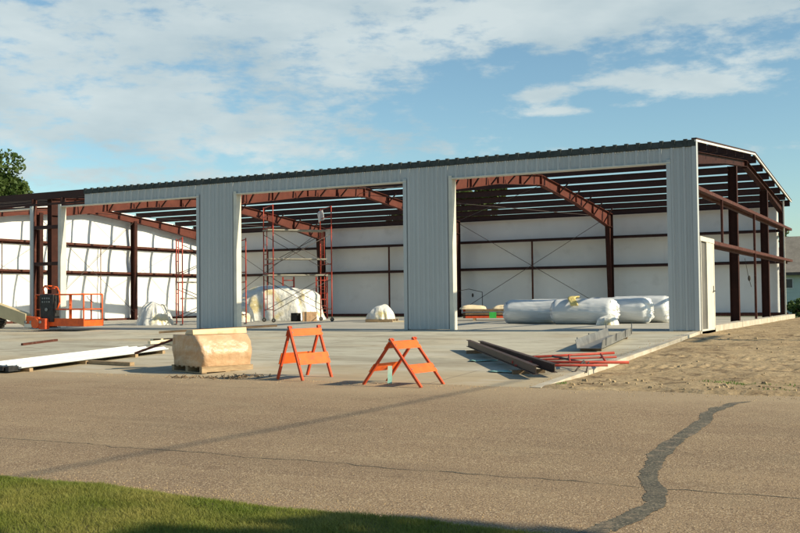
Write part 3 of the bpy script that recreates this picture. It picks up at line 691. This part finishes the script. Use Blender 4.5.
# ------------------------------------------------------------------ kraft wrapped load on pallet
rzp = math.atan2(.96,.38)
pc = (-6.98, -10.72, gz(-10.72)-.002)
tp = pallet('wooden pallet carrying the tan paper wrapped load', (pc[0], pc[1], pc[2]-.015), rzp, 1.10, 1.15)
t = thing('wrapped_load', 'tan paper wrapped load bulging on its pallet, cream board along its top', 'wrapped load', (pc[0], pc[1], pc[2]+.107), rzp)
mb = MB()
def fk(u, v):
    a = u*2*math.pi; c, s = math.cos(a), math.sin(a); e = .22
    kx = (abs(c)**e)*(1 if c > 0 else -1); ky = (abs(s)**e)*(1 if s > 0 else -1)
    z = v*.58
    taper = 1-.30*max(0, v-.45)**1.3 + .05*math.sin(v*3.1)
    w = .58*(1+.03*noise.noise(V((c*2, s*2, v*3))))
    y = ky*w*(taper if ky > 0 else 1-.55*max(0, v-.35)**1.6+.10*math.sin(v*math.pi))
    x = kx*.55*(1+.03*noise.noise(V((c*2, s*2, v*3+5))))
    x += -.06*v if kx < 0 else .02*v
    w_ = .009*abs(noise.noise(V((x*5+z*4, y*5, z*9))))+.005*noise.noise(V((x*12+z*9, y*12, z*6)))
    return (x*(1+w_*1.6), y*(1+w_*1.6), z+.02*noise.noise(V((x*3, y*3, 0)))*v)
mb.grid(fk, 160, 40, closeu=True)
k0 = len(mb.v)-160; mb.f.append(tuple(range(k0, k0+160))); mb.sm.append(False)
mb.build('paper_wrap', M['kraft'], t)
MB().hexa([(-.60,-.34,.585),(.56,-.34,.585),(.56,-.02,.585),(-.60,-.02,.585),(-.60,-.32,.68),(.56,-.33,.70),(.54,-.06,.69),(-.58,-.05,.67)]).build('top_board', M['topcard'], t, bevel=.01)
# dark boards across the top of the load
for k, (a, b, lb) in enumerate((((-8.05,-11.0,.72), (-6.15,-9.75,.82), 'dark board lying along the top of the tan wrapped load'), ((-8.75,-10.9,.30), (-7.5,-10.5,.74), 'dark red channel leaning on the left side of the tan wrapped load'))):
    o = MB().bar((a[0],a[1],pc[2]+a[2]), (b[0],b[1],pc[2]+b[2]), .09, .04).build('board' if k == 0 else 'steel_channel', M['wooddark' if k == 0 else 'girt']); tag(o, lb, 'board' if k == 0 else 'steel channel')
# white panel bundle on the apron
t = thing('panel_bundle', 'long flat bundle of white wall panels on the apron left of the tan load', 'panel bundle', (-11.25, -9.75, gz(-9.75)), 0)
def pz(y, h): return gz(y)-gz(-9.75)+h
for k in range(3):
    mb = MB(); dx = (.0,.05,-.03)[k]
    mb.hexa([(-.62+dx,-2.35,pz(-12.1,.07+k*.018)),(.62+dx,-2.35,pz(-12.1,.07+k*.018)),(.62+dx,1.95,pz(-7.8,.07+k*.018)),(-.62+dx,1.95,pz(-7.8,.07+k*.018)),
             (-.62+dx,-2.35,pz(-12.1,.092+k*.018)),(.62+dx,-2.35,pz(-12.1,.092+k*.018)),(.62+dx,1.95,pz(-7.8,.092+k*.018)),(-.62+dx,1.95,pz(-7.8,.092+k*.018))])
    for i in range(5):
        x = -.56+i*.28+dx
        if k == 2: mb.hexa([(x-.03,-2.35,pz(-12.1,.128)),(x+.03,-2.35,pz(-12.1,.128)),(x+.03,1.95,pz(-7.8,.128)),(x-.03,1.95,pz(-7.8,.128)),(x-.015,-2.35,pz(-12.1,.146)),(x+.015,-2.35,pz(-12.1,.146)),(x+.015,1.95,pz(-7.8,.146)),(x-.015,1.95,pz(-7.8,.146))])
    mb.build('panel', M['white'], t)
for y in (-2.1, -.6, .9, 1.8): MB().box(-.68, .66, y-.045, y+.045, pz(-9.75+y, -.01), pz(-9.75+y, .066)).build('bearer', M['wood'], t)
mb = MB()
for i in range(9):
    x = -.55+i*.13; mb.box(x, x+.09, -2.55-.08*random.random(), -2.3, pz(-12.2,.03+.03*random.random()), pz(-12.2,.10+.04*random.random()))
mb.build('panel_end_wrap', M['black'], t)
# debris pile at panel end
SP = [(-12.4,-5.3,20),(-12.2,-5.8,-15),(-12.9,-5.1,5),(-13.4,-4.95,-30),(-11.7,-5.4,40),(-12.6,-5.6,70)]
dlab = ['short tan offcut at the right of the scrap heap beyond the white panels', 'short tan offcut nearest the viewer in the scrap heap beyond the white panels', 'tan offcut in the middle of the scrap heap beyond the white panels', 'tan offcut at the far left of the scrap heap beyond the white panels', 'tan offcut at the far right of the scrap heap beyond the white panels', 'tan offcut lying crosswise in the scrap heap beyond the white panels']
for i, (x, y, a) in enumerate(SP):
    o = MB().box(-.45,.45,-.07,.07,0,.08).build('scrap_board', M['cream' if i % 2 else 'wooddark']); o.location = (x, y, gz(y)+.015*(i % 3)); o.rotation_euler = (0,R_(-2),R_(a)); tag(o, dlab[i], 'board', 'offcuts heaped beyond the white panels')
def stick(name, a, b, w, h, m, lb, cat='board', z=.0):
    o = MB().bar((a[0],a[1],gz(a[1])+h/2+z), (b[0],b[1],gz(b[1])+h/2+z), w, h).build(name, M[m]); return tag(o, lb, cat)
stick('steel_rod', (-16.71,-6.64), (-16.96,-5.17), .07, .06, 'girt', 'rust-red bar lying alone on the apron in front of the orange lift', 'steel bar')
stick('board', (-10.55,-10.3), (-9.25,-10.45), .12, .07, 'wood', 'short brown board lying between the white panels and the tan load')

# ------------------------------------------------------------------ steel pieces on the apron at right
def beam(a, b, ha, hb, lb):
    a = V((a[0], a[1], gz(a[1])+ha)); b = V((b[0], b[1], gz(b[1])+hb)); d = (b-a).normalized(); n = V((-d.y, d.x, 0)).normalized()
    mb = MB(); mb.bar(a, b, .012, .13); mb.bar(a+V((0,0,.068)), b+V((0,0,.068)), .09, .01); mb.bar(a-V((0,0,.068)), b-V((0,0,.068)), .09, .01)
    o = mb.build('steel_beam', M['beam']); return tag(o, lb, 'steel beam', 'dark steel beams on the apron')
beam((-3.75,-5.95), (-.42,-10.75), .15, .15, 'dark steel beam nearest the viewer, lying slantwise on the apron')
beam((-3.38,-6.15), (-.22,-10.42), .15, .15, 'dark steel beam lying behind its twin, touching the red frames')
for (x, y, lb) in ((-3.2,-6.6,'wood block under the far end of the dark steel beams'), (-.85,-9.95,'wood block under the near end of the dark steel beams')):
    o = MB().box(-.28,.28,-.04,.04,0,.075).build('timber_block', M['wooddark']); o.location = (x, y, gz(y)-.01); o.rotation_euler = (0,R_(-1),R_(35)); tag(o, lb, 'wood block')
for k, (x, y, a, lb) in enumerate(((-2.45,-8.15,20,'teal plastic scrap on the apron beside the middle of the dark beams'), (-1.35,-9.85,-30,'teal plastic scrap on the apron near the front end of the dark beams'))):
    o = MB().grid(lambda u, v: ((u-.5)*.55, (v-.5)*.25*(1+.5*math.sin(u*5)), .015+.02*noise.noise(V((u*5,v*5,k)))), 8, 5).build('plastic_scrap', M['teal']); o.location = (x, y, gz(y)); o.rotation_euler = (0,0,R_(a)); tag(o, lb, 'plastic scrap')
    m_ = o.modifiers.new('s','SOLIDIFY'); m_.thickness = .006
t = thing('folded_scaffold', 'red scaffold end frames lying flat across the apron edge', 'scaffold', (0,0,0))
def lf(a, b, ha, hb, r=.02): return MB().tube((a[0],a[1],gz(a[1])+ha), (b[0],b[1],gz(b[1])+hb), r, 8)
lf((-1.75,-8.75),(-.05,-7.55),.12,.14,.025).build('rail', M['scafred'], t); lf((-1.35,-9.45),(.62,-9.0),.13,.12,.026).build('rail', M['scafred'], t)
lf((-1.6,-8.95),(.15,-8.1),.10,.12).build('rail', M['scafred'], t); lf((-1.2,-9.7),(.35,-9.35),.1,.1).build('rail', M['scafred'], t)
for a, b in (((-1.3,-8.45),(-1.0,-9.4)), ((-.75,-8.1),(-.35,-9.25)), ((-.25,-7.75),(.25,-9.1)), ((-1.0,-8.3),(-.1,-9.2))):
    lf(a, b, .13, .12, .02).build('rung', M['scafred' if a[0] != -1.0 else 'brace'], t)
lf((-.15,-9.6),(-.1,-9.25),.0,.16,.015).build('rung', M['brace'], t); lf((-.0,-9.3),(.05,-9.6),.14,.0,.015).build('rung', M['brace'], t)
# grey galvanised trough
TL = 1.8
t = thing('metal_tray', 'long grey galvanised tray with upturned sides lying by the apron edge', 'metal tray', (-1.22,-4.15,gz(-4.15)), math.atan2(4.4,-.45))
t.rotation_euler = (0, -.038, math.atan2(4.4,-.45))
MB().box(-TL, TL, -.24, .24, .06, .072).build('floor', M['steelgrey'], t)
for sd_ in (-1, 1):
    y = sd_*.25; mb = MB(); mb.hexa([(-TL,y-.006,.06),(TL,y-.006,.06),(TL,y+.006,.06),(-TL,y+.006,.06),(-TL,y-.006+sd_*.03,.24),(TL,y-.006+sd_*.03,.25),(TL,y+.006+sd_*.03,.25),(-TL,y+.006+sd_*.03,.24)])
    mb.build('side_wall', M['steelgrey'], t)
    for x in (-1.5, -.3, .9, 1.75): MB().bar((x, sd_*.295, .1), (x, sd_*.305, .36 if x > 1.5 else .27), .03, .02).build('bracket', M['steelgrey'], t)
for x in (-1.6, 1.6): MB().box(x-.04, x+.04, -.22, .22, 0.0, .058).build('bearer', M['wooddark'], t)
# ropes on the open end
def rope(pts, lb, knot=None, r=.012):
    t = thing('rope', lb, 'rope', (0,0,0)); MB().path(pts, r).build('line', M['rope'], t)
    if knot:
        MB().grid(lambda u, v: (knot[0]+.05*math.sin(v*math.pi)*math.cos(u*6.283), knot[1]+.05*math.sin(v*math.pi)*math.sin(u*6.283), knot[2]+.10*math.cos(v*math.pi)), 10, 8, closeu=True).build('knot', M['rope'], t)
rope([(-.6,9.0,5.2),(-.55,8.6,4.2),(-.5,8.2,3.2),(-.5,8.2,2.2),(-.52,7.9,1.2),(-.5,7.7,.85)], 'dark rope hanging beside the first end column of the open end', (-.5,7.8,1.25))
rope([(-.6,10.9,2.2),(-.5,10.95,1.55),(-.45,11.2,1.2)], 'short dark cord with a knot hanging from the middle post of the open end', (-.48,10.98,1.5), .01)
rope([(-16.2,BW-.7,1.1),(-14.6,BW-.6,1.35),(-13.9,BW-.6,1.2),(-13.9,BW-.6,.25)], 'slack cord hanging low on the rear wall above the lumber stack', (-14.4,BW-.6,1.05), .016)

# ------------------------------------------------------------------ boom lift
L0 = (-21.6, -1.15, gz(-1.35))
t = thing('boom_lift', 'orange boom lift with tan arm and railed basket lowered by the bare red pier', 'boom lift', L0)
def rail(a, b, r=.022, nm='rail'): MB().tube(a, b, r, 8).build(nm, M['liftorange'], t)
X0, X1, Yn, Yf, Zf, Zt = -.15, 2.05, -.42, .42, .16, 1.22
mb = MB(); mb.box(X0, X1, Yn, Yf, Zf+.02, Zf+.06); fl = mb.build('basket_floor', M['steelgrey'], t)
MB().box(X0-.03, X1+.03, Yn-.03, Yn, Zf, Zf+.26).build('toe_board', M['liftorange'], t); MB().box(X0-.03, X1+.03, Yf, Yf+.03, Zf, Zf+.2).build('toe_board', M['liftorange'], t)
MB().box(X1, X1+.03, Yn, Yf, Zf, Zf+.2).build('toe_board', M['liftorange'], t)
for (x, y) in ((X0,Yn),(X0,Yf),(X1,Yn),(X1,Yf),(1.42,Yn),(1.55,Yf),(.62,Yf)):
    rail((x, y, Zf), (x, y, Zt), .026, 'post')
for y in (Yn, Yf):
    rail((X0, y, Zt), (X1, y, Zt)); rail((X0, y, .72), (X1, y, .72))
for x in (X0, X1): rail((x, Yn, Zt), (x, Yf, Zt)); rail((x, Yn, .72), (x, Yf, .72))
# control console and hoop
MB().hexa([(.16,-.50,.30),(.74,-.50,.30),(.76,-.22,.30),(.14,-.22,.30),(.12,-.52,1.22),(.76,-.52,1.22),(.74,-.26,1.26),(.14,-.26,1.26)]).build('control_box', M['black'], t, bevel=.02)
mb = MB()
for i in range(4):
    for j in range(2): mb.box(.25+i*.1, .30+i*.1, -.53, -.515, .95+j*.12, 1.0+j*.12)
mb.tube((.44,-.53,.72),(.44,-.50,.72),.06,12); mb.build('control_switches', M['steelgrey'], t)
MB().path([(.12,-.3,1.2),(.05,-.3,1.42),(.14,-.3,1.52),(.5,-.3,1.50),(.72,-.3,1.46),(.82,-.3,1.3),(.84,-.3,.95),(.72,-.32,.7)], .028, 8).build('guard_hoop', M['liftorange'], t)
MB().path([(.1,-.25,1.5),(.3,-.25,1.4),(.55,-.25,1.44)], .02, 8).build('guard_hoop', M['orangedark'], t)
MB().path([(.78,-.45,1.2),(.84,-.48,1.0),(.80,-.5,.8),(.86,-.48,.6)], .014).build('cable', M['black'], t)
MB().path([(2.07,-.3,1.15),(2.2,-.35,1.05),(2.45,-.4,.95)], .012).build('cable', M['black'], t)
# knuckle and arm
mb = MB(); mb.hexa([(-.55,-.62,.16),(.25,-.62,.10),(.25,-.45,.10),(-.55,-.45,.16),(-.55,-.62,.52),(.2,-.62,.46),(.2,-.45,.46),(-.55,-.45,.52)])
mb.build('jib_link', M['liftorange'], t, bevel=.02)
MB().tube((.05,-.66,.26),(.05,-.40,.26),.17,16).build('rotator', M['liftorange'], t); MB().box(.2,.52,-.64,-.44,.06,.42).build('mount', M['orangedark'], t, bevel=.02)
for x in (-.4, -.15, .3): MB().tube((x,-.67,.30),(x,-.40,.30),.045,10).build('pin', M['steelgrey'], t)
MB().box(-.45,-.1,-.66,-.64,.12,.24).build('plate', M['trim_light'], t)
mb = MB(); mb.hexa([(-5.5,-.64,1.35),(-.4,-.64,.16),(-.4,-.40,.16),(-5.5,-.40,1.35),(-5.5,-.64,1.90),(-.4,-.64,.58),(-.4,-.40,.58),(-5.5,-.40,1.90)]); mb.build('arm', M['tan'], t, bevel=.015)
# chassis and wheels off to the left
MB().hexa([(-7.6,-1.0,.5),(-4.1,-1.0,.5),(-4.1,.6,.5),(-7.6,.6,.5),(-7.4,-.95,1.0),(-4.3,-.95,1.0),(-4.3,.5,1.0),(-7.4,.5,1.0)]).build('chassis', M['liftorange'], t, bevel=.03)
MB().box(-7.9,-5.2,-1.2,.6,1.02,1.95).build('turret', M['tan'], t, bevel=.05)
MB().hexa([(-5.9,-.7,1.5),(-5.2,-.7,1.5),(-5.2,-.34,1.5),(-5.9,-.34,1.5),(-5.9,-.7,2.2),(-5.3,-.7,2.1),(-5.3,-.34,2.1),(-5.9,-.34,2.2)]).build('turret_arm', M['tan'], t)
for x in (-7.0, -3.45):
    for y in (-1.45, .55):
        mb = MB(); mb.tube((x,y,.45),(x,y+.32,.45),.40,28)
        for i in range(24):
            a = i*2*math.pi/24
            for q, yy in ((0, y+.0), (.13, y+.17)): 
                c = V((x+.43*math.cos(a+q), yy, .45+.43*math.sin(a+q))); mb.bar(c, c+V((0,.15,0)), .07, .05, up=(math.cos(a+q),0,math.sin(a+q)))
        w = mb.build('wheel', M['rubber'], t); MB().tube((x,y-.015,.45),(x,y+.33,.45),.22,18).build('rim', M['tan'], w)

# ------------------------------------------------------------------ utility poles and cable, off to the right
def upole(x, y, lb):
    t = thing('utility_pole', lb, 'utility pole', (x, y, -.3)); MB().tube((0,0,-.5),(0,0,8.4),.15,14,.10).build('pole', M['bark'], t)
    MB().box(-.06,.06,-.9,.9,7.9,8.02).build('crossarm', M['wooddark'], t)
    for s in (-.8, .8): MB().tube((0,s,8.02),(0,s,8.2),.05,8).build('insulator', M['steelgrey'], t)
upole(13.9, -.3, 'wooden utility pole beside the dirt yard right of the open end'); upole(10.6, -33, 'wooden utility pole across the road')
pts = []
for i in range(25):
    u = i/24; pts.append((13.9+(10.6-13.9)*u, -.3-32.7*u, 7.9-1.1*4*u*(1-u)*.5))
o = MB().path(pts, .022).build('overhead_cable', M['rope']); tag(o, 'thick black overhead cable strung between the two poles', 'cable')

# ------------------------------------------------------------------ trees
def tree(label, x, y, z, h, cr, cz, seed, m='leaf', n=9000, ls=.28, cat='tree', group=None, flat=.85, blobs=46, name='tree'):
    rng = np.random.default_rng(seed); rd = random.Random(seed)
    t = thing(name, label, cat, (x, y, z), 0, group)
    mb = MB(); mb.tube((0,0,-.3),(0,0,h*.45),cr*.075,10,cr*.055); tips = []
    for i in range(9):
        a = rd.uniform(0, 6.28); e = rd.uniform(.3,1.1); L_ = cr*rd.uniform(.6,.95)
        p0 = V((0,0,h*rd.uniform(.25,.45))); p1 = p0+V((math.cos(a)*math.cos(e), math.sin(a)*math.cos(e), math.sin(e)))*L_*.6; p2 = p1+V((math.cos(a+.3)*math.cos(e), math.sin(a+.3)*math.cos(e), math.sin(e)*.8))*L_*.5
        mb.tube(p0,p1,cr*.03,6,cr*.018); mb.tube(p1,p2,cr*.018,5,cr*.007)
    mb.build('trunk', M['bark'], t)
    C_ = []
    for i in range(blobs):
        d = rng.normal(size=3); d /= np.linalg.norm(d); r = cr*rng.uniform(.35,.9)
        C_.append((d*np.array([1,1,flat])*r+np.array([0,0,cz]), cr*rng.uniform(.16,.34)))
    per = n//blobs; vs = []
    for c, r in C_:
        d = rng.normal(size=(per,3)); d /= np.linalg.norm(d, axis=1)[:,None]
        p = c+d*(r*rng.uniform(.55,1.08,per)**.6)[:,None]*np.array([1,1,.8])
        u = rng.normal(size=(per,3)); u /= np.linalg.norm(u,axis=1)[:,None]; w = np.cross(u, rng.normal(size=(per,3))); w /= np.linalg.norm(w,axis=1)[:,None]
        s = (ls*rng.uniform(.5,1.2,per))[:,None]
        vs.append(np.stack([p-u*s*.5, p+w*s*.32, p+u*s*.5, p-w*s*.32],1))
    v = np.concatenate(vs); k = len(v)
    me = bpy.data.meshes.new('crown'); me.vertices.add(k*4); me.vertices.foreach_set('co', v.reshape(-1)); me.loops.add(k*4); me.loops.foreach_set('vertex_index', np.arange(k*4)); me.polygons.add(k); me.polygons.foreach_set('loop_start', np.arange(k)*4); me.update(calc_edges=True); me.materials.append(M[m])
    o = bpy.data.objects.new('crown', me); COL.objects.link(o); o.parent = t
    return t
# left tree beyond the building
tree('dense green tree rising over the left end of the roof', -49.8, 19.0, -.3, 10.5, 4.4, 7.9, 11, 'leaf', 26000, .34, flat=.8, blobs=80)
# trees beyond the rear wall, seen only between the roof members
tree('leafy tree behind the rear wall seen through the roof purlins of the right bay', -31.0, 52, -.3, 10, 5.2, 8.3, 12, 'leaf', 14000, .45, group=None)
tree('leafy tree beside the neighbouring house seen through the far right purlins', -8.5, 62, -.3, 8, 3.0, 6.3, 13, 'leaf2', 7000, .35)
tree('big shade tree on the verge right of the viewpoint', 14.2, -21.75, -.6, 8, 2.9, 5.4, 14, 'leaf', 8000, .35)
tree('smaller shade tree on the verge nearer the viewpoint', 9.6, -22.7, -.6, 6, 2.2, 4.0, 15, 'leaf', 6000, .3)

# ------------------------------------------------------------------ neighbouring house
hx, hy = -3.7, 40.5
t = thing('house', 'single storey house with pale blue-green siding and grey shingle roof beyond the open end', 'house', (hx, hy, -.25))
mb = MB(); mb.box(0, 16, 0, 8, 0, 2.55)
for i in range(12): mb.box(-.01, 16.01, -.02, 0.0, .05+i*.21, .05+i*.21+.19)
mb.v += []; mb.build('wall', M['housewall'], t)
mb = MB(); mb.hexa([(-.45,-.5,2.5),(16.5,-.5,2.5),(16.5,8.5,2.5),(-.45,8.5,2.5),(.35,3.9,5.0),(15.7,3.9,5.0),(15.7,4.1,5.0),(.35,4.1,5.0)]); mb.build('roof', M['shingle'], t)
MB().box(-.45,16.5,-.56,-.505,2.38,2.56).build('fascia', M['brace'], t)
for x in (.25, 4.5, 9):
    f_ = MB().box(x, x+1.0, -.05, -.021, 1.55, 2.2).build('window', M['white'], t); MB().box(x+.06, x+.94, -.06, -.051, 1.61, 2.14).build('pane', M['glass'], f_)
for i, (x, y, r, lb) in enumerate(((-1.1,31,.75,'round green bush in front of the neighbouring house, left'), (.4,31.5,.8,'round green bush in front of the neighbouring house, right'))):
    tree(lb, x, y, -.28, .5, r, .5, 30+i, 'leaf2', 2600, .14, 'bush', flat=.8, blobs=24, name='bush')
# twigs and scraps near pallet
tw = MB(); rd = random.Random(2)
for i in range(90):
    c = rd.choice([(-6.55,-12.1),(-5.9,-12.0),(-5.4,-11.6),(-5.6,-11.9)]); x = rd.gauss(c[0],.18); y = rd.gauss(c[1],.1); a = rd.uniform(0,6.28); L_ = rd.uniform(.03,.12)
    tw.bar((x,y,gz(y)+.008), (x+L_*math.cos(a), y+L_*math.sin(a), gz(y)+.01+rd.uniform(0,.05)), .012, .01)
tag(tw.build('straw_litter', M['wooddark']), kind='stuff', label='dark twigs and litter on the apron in front of the pallet')

# ------------------------------------------------------------------ world and sun
EL, AZ = R_(30), R_(4.6)        # azimuth measured from +X towards +Y
sd = V((math.cos(EL)*math.cos(AZ), math.cos(EL)*math.sin(AZ), math.sin(EL)))
sun = bpy.data.lights.new('sun', 'SUN'); sun.energy = 5.0; sun.angle = R_(.53); sun.color = (1,.87,.63)
so = bpy.data.objects.new('sun', sun); COL.objects.link(so); so.rotation_euler = sd.to_track_quat('Z', 'Y').to_euler(); so.location = (30, 0, 30)
W = bpy.data.worlds.new('World'); S.world = W; W.use_nodes = True; nt = W.node_tree; N = nt.nodes; L = nt.links
bg = N['Background']; sky = N.new('ShaderNodeTexSky'); sky.sky_type = 'NISHITA'; sky.sun_disc = False; sky.sun_elevation = EL; sky.sun_rotation = R_(90)-AZ
sky.air_density = 1.0; sky.dust_density = .6; sky.ozone_density = 1.6
SKY = .085
bg.inputs[1].default_value = SKY
tc = N.new('ShaderNodeTexCoord'); sp = N.new('ShaderNodeSeparateXYZ'); L.new(tc.outputs['Generated'], sp.inputs[0])
def mth(op, a, b=None, clamp=False):
    n = N.new('ShaderNodeMath'); n.operation = op; n.use_clamp = clamp
    for i, v in enumerate((a, b)):
        if v is None: continue
        if isinstance(v, (int, float)): n.inputs[i].default_value = v
        else: L.new(v, n.inputs[i])
    return n.outputs[0]
az = mth('ARCTAN2', sp.outputs[0], sp.outputs[1]); el = mth('ARCSINE', sp.outputs[2])
cv = N.new('ShaderNodeCombineXYZ'); L.new(mth('MULTIPLY', az, 1.0), cv.inputs[0]); L.new(mth('MULTIPLY', el, 2.6), cv.inputs[1])
def nz(scale, det, off=0, rough=.55, dist=0):
    n = N.new('ShaderNodeTexNoise'); n.inputs['Scale'].default_value = scale; n.inputs['Detail'].default_value = det; n.inputs['Roughness'].default_value = rough; n.inputs['Distortion'].default_value = dist
    m = N.new('ShaderNodeMapping'); m.inputs['Location'].default_value = (off, off*.7, 0); L.new(cv.outputs[0], m.inputs[0]); L.new(m.outputs[0], n.inputs['Vector']); return n.outputs[0]
# cloud fields given by where they stand in the sky: azimuth, elevation, half widths, strength, tilt
CL = [(-.60,.30,.42,.060,.56,0), (-.22,.275,.22,.034,.65,.0), (-.84,.21,.20,.06,.50,.15), (-.70,.165,.20,.028,.42,0), (-.74,.118,.25,.014,.46,0), (-.215,.203,.10,.017,.72,-.06), (-.14,.225,.05,.010,.30,0),
      (-.35,.196,.035,.008,.62,.05), (-.327,.181,.045,.006,.60,0), (-.255,.184,.02,.005,.4,0), (-.55,.215,.10,.022,.42,.1), (-.48,.240,.08,.012,.3,.1), (-.43,.145,.20,.010,.25,0), (-.11,.135,.06,.006,.2,0), (-.65,.18,.16,.03,.25,0)]
tot = None
for a0, e0, wa, we, s_, tl in CL:
    da = mth('SUBTRACT', az, a0); de = mth('SUBTRACT', mth('SUBTRACT', el, e0), mth('MULTIPLY', da, tl))
    q = mth('ADD', mth('POWER', mth('ABSOLUTE', mth('DIVIDE', da, wa)), 2.0), mth('POWER', mth('ABSOLUTE', mth('DIVIDE', de, we)), 2.0))
    g = mth('MULTIPLY', mth('EXPONENT', mth('MULTIPLY', q, -1.0)), s_)
    tot = g if tot is None else mth('ADD', tot, g)
n1 = nz(9, 8, 3.1, .6, .3); n2 = nz(28, 6, 1.7, .6); n0 = nz(3.0, 3, 8.0)
fb = mth('ADD', mth('MULTIPLY', mth('SUBTRACT', n1, .5), 1.25), mth('MULTIPLY', mth('SUBTRACT', n2, .5), 1.05))
fb = mth('ADD', fb, mth('MULTIPLY', mth('SUBTRACT', n0, .5), .35))
dens = mth('ADD', tot, fb)
r = N.new('ShaderNodeMapRange'); r.interpolation_type = 'SMOOTHSTEP'; r.inputs[1].default_value = .20; r.inputs[2].default_value = .62; L.new(dens, r.inputs[0])
mask = mth('MULTIPLY', r.outputs[0], .88)
# cloud colour: greyer in the thick parts
cr_ = N.new('ShaderNodeMix'); cr_.data_type = 'RGBA'; cr_.inputs[6].default_value = (.50/SKY, .56/SKY, .56/SKY, 1); cr_.inputs[7].default_value = (.34/SKY, .42/SKY, .45/SKY, 1)
r3 = N.new('ShaderNodeMapRange'); r3.inputs[1].default_value = .35; r3.inputs[2].default_value = .65; L.new(nz(5, 5, 5.5), r3.inputs[0]); L.new(r3.outputs[0], cr_.inputs[0])
tint = N.new('ShaderNodeMix'); tint.data_type = 'RGBA'; tint.blend_type = 'MULTIPLY'; tint.inputs[0].default_value = 1; L.new(sky.outputs[0], tint.inputs[6]); tint.inputs[7].default_value = (1.02,1.21,1.15,1)
mx = N.new('ShaderNodeMix'); mx.data_type = 'RGBA'; L.new(mask, mx.inputs[0]); L.new(tint.outputs[2], mx.inputs[6]); L.new(cr_.outputs[2], mx.inputs[7]); L.new(mx.outputs[2], bg.inputs[0])

# ------------------------------------------------------------------ camera
cx, cy, cz, yaw, pit, rol, f = 5.2899, -26.196, .87467, .486392, .0327667, -.010348, 1.01121
F = V((-math.sin(yaw)*math.cos(pit), math.cos(yaw)*math.cos(pit), math.sin(pit))); Rv = V((math.cos(yaw), math.sin(yaw), 0)); U = Rv.cross(F)
c, s = math.cos(rol), math.sin(rol); R2 = Rv*c+U*s; U2 = U*c-Rv*s
cam = bpy.data.cameras.new('camera'); co = bpy.data.objects.new('camera', cam); COL.objects.link(co)
mw = Matrix((R2, U2, -F)).transposed().to_4x4(); mw.translation = (cx, cy, cz); co.matrix_world = mw
cam.sensor_width = 36; cam.sensor_fit = 'HORIZONTAL'; cam.lens = f*1000/800*36; cam.clip_end = 8000; cam.clip_start = .05
S.camera = co
vs = S.view_settings; vs.view_transform = 'Standard'; vs.look = 'None'; vs.gamma = 1; vs.use_curve_mapping = False; vs.exposure = .47
S.render.engine = 'CYCLES'; S.cycles.max_bounces = 6
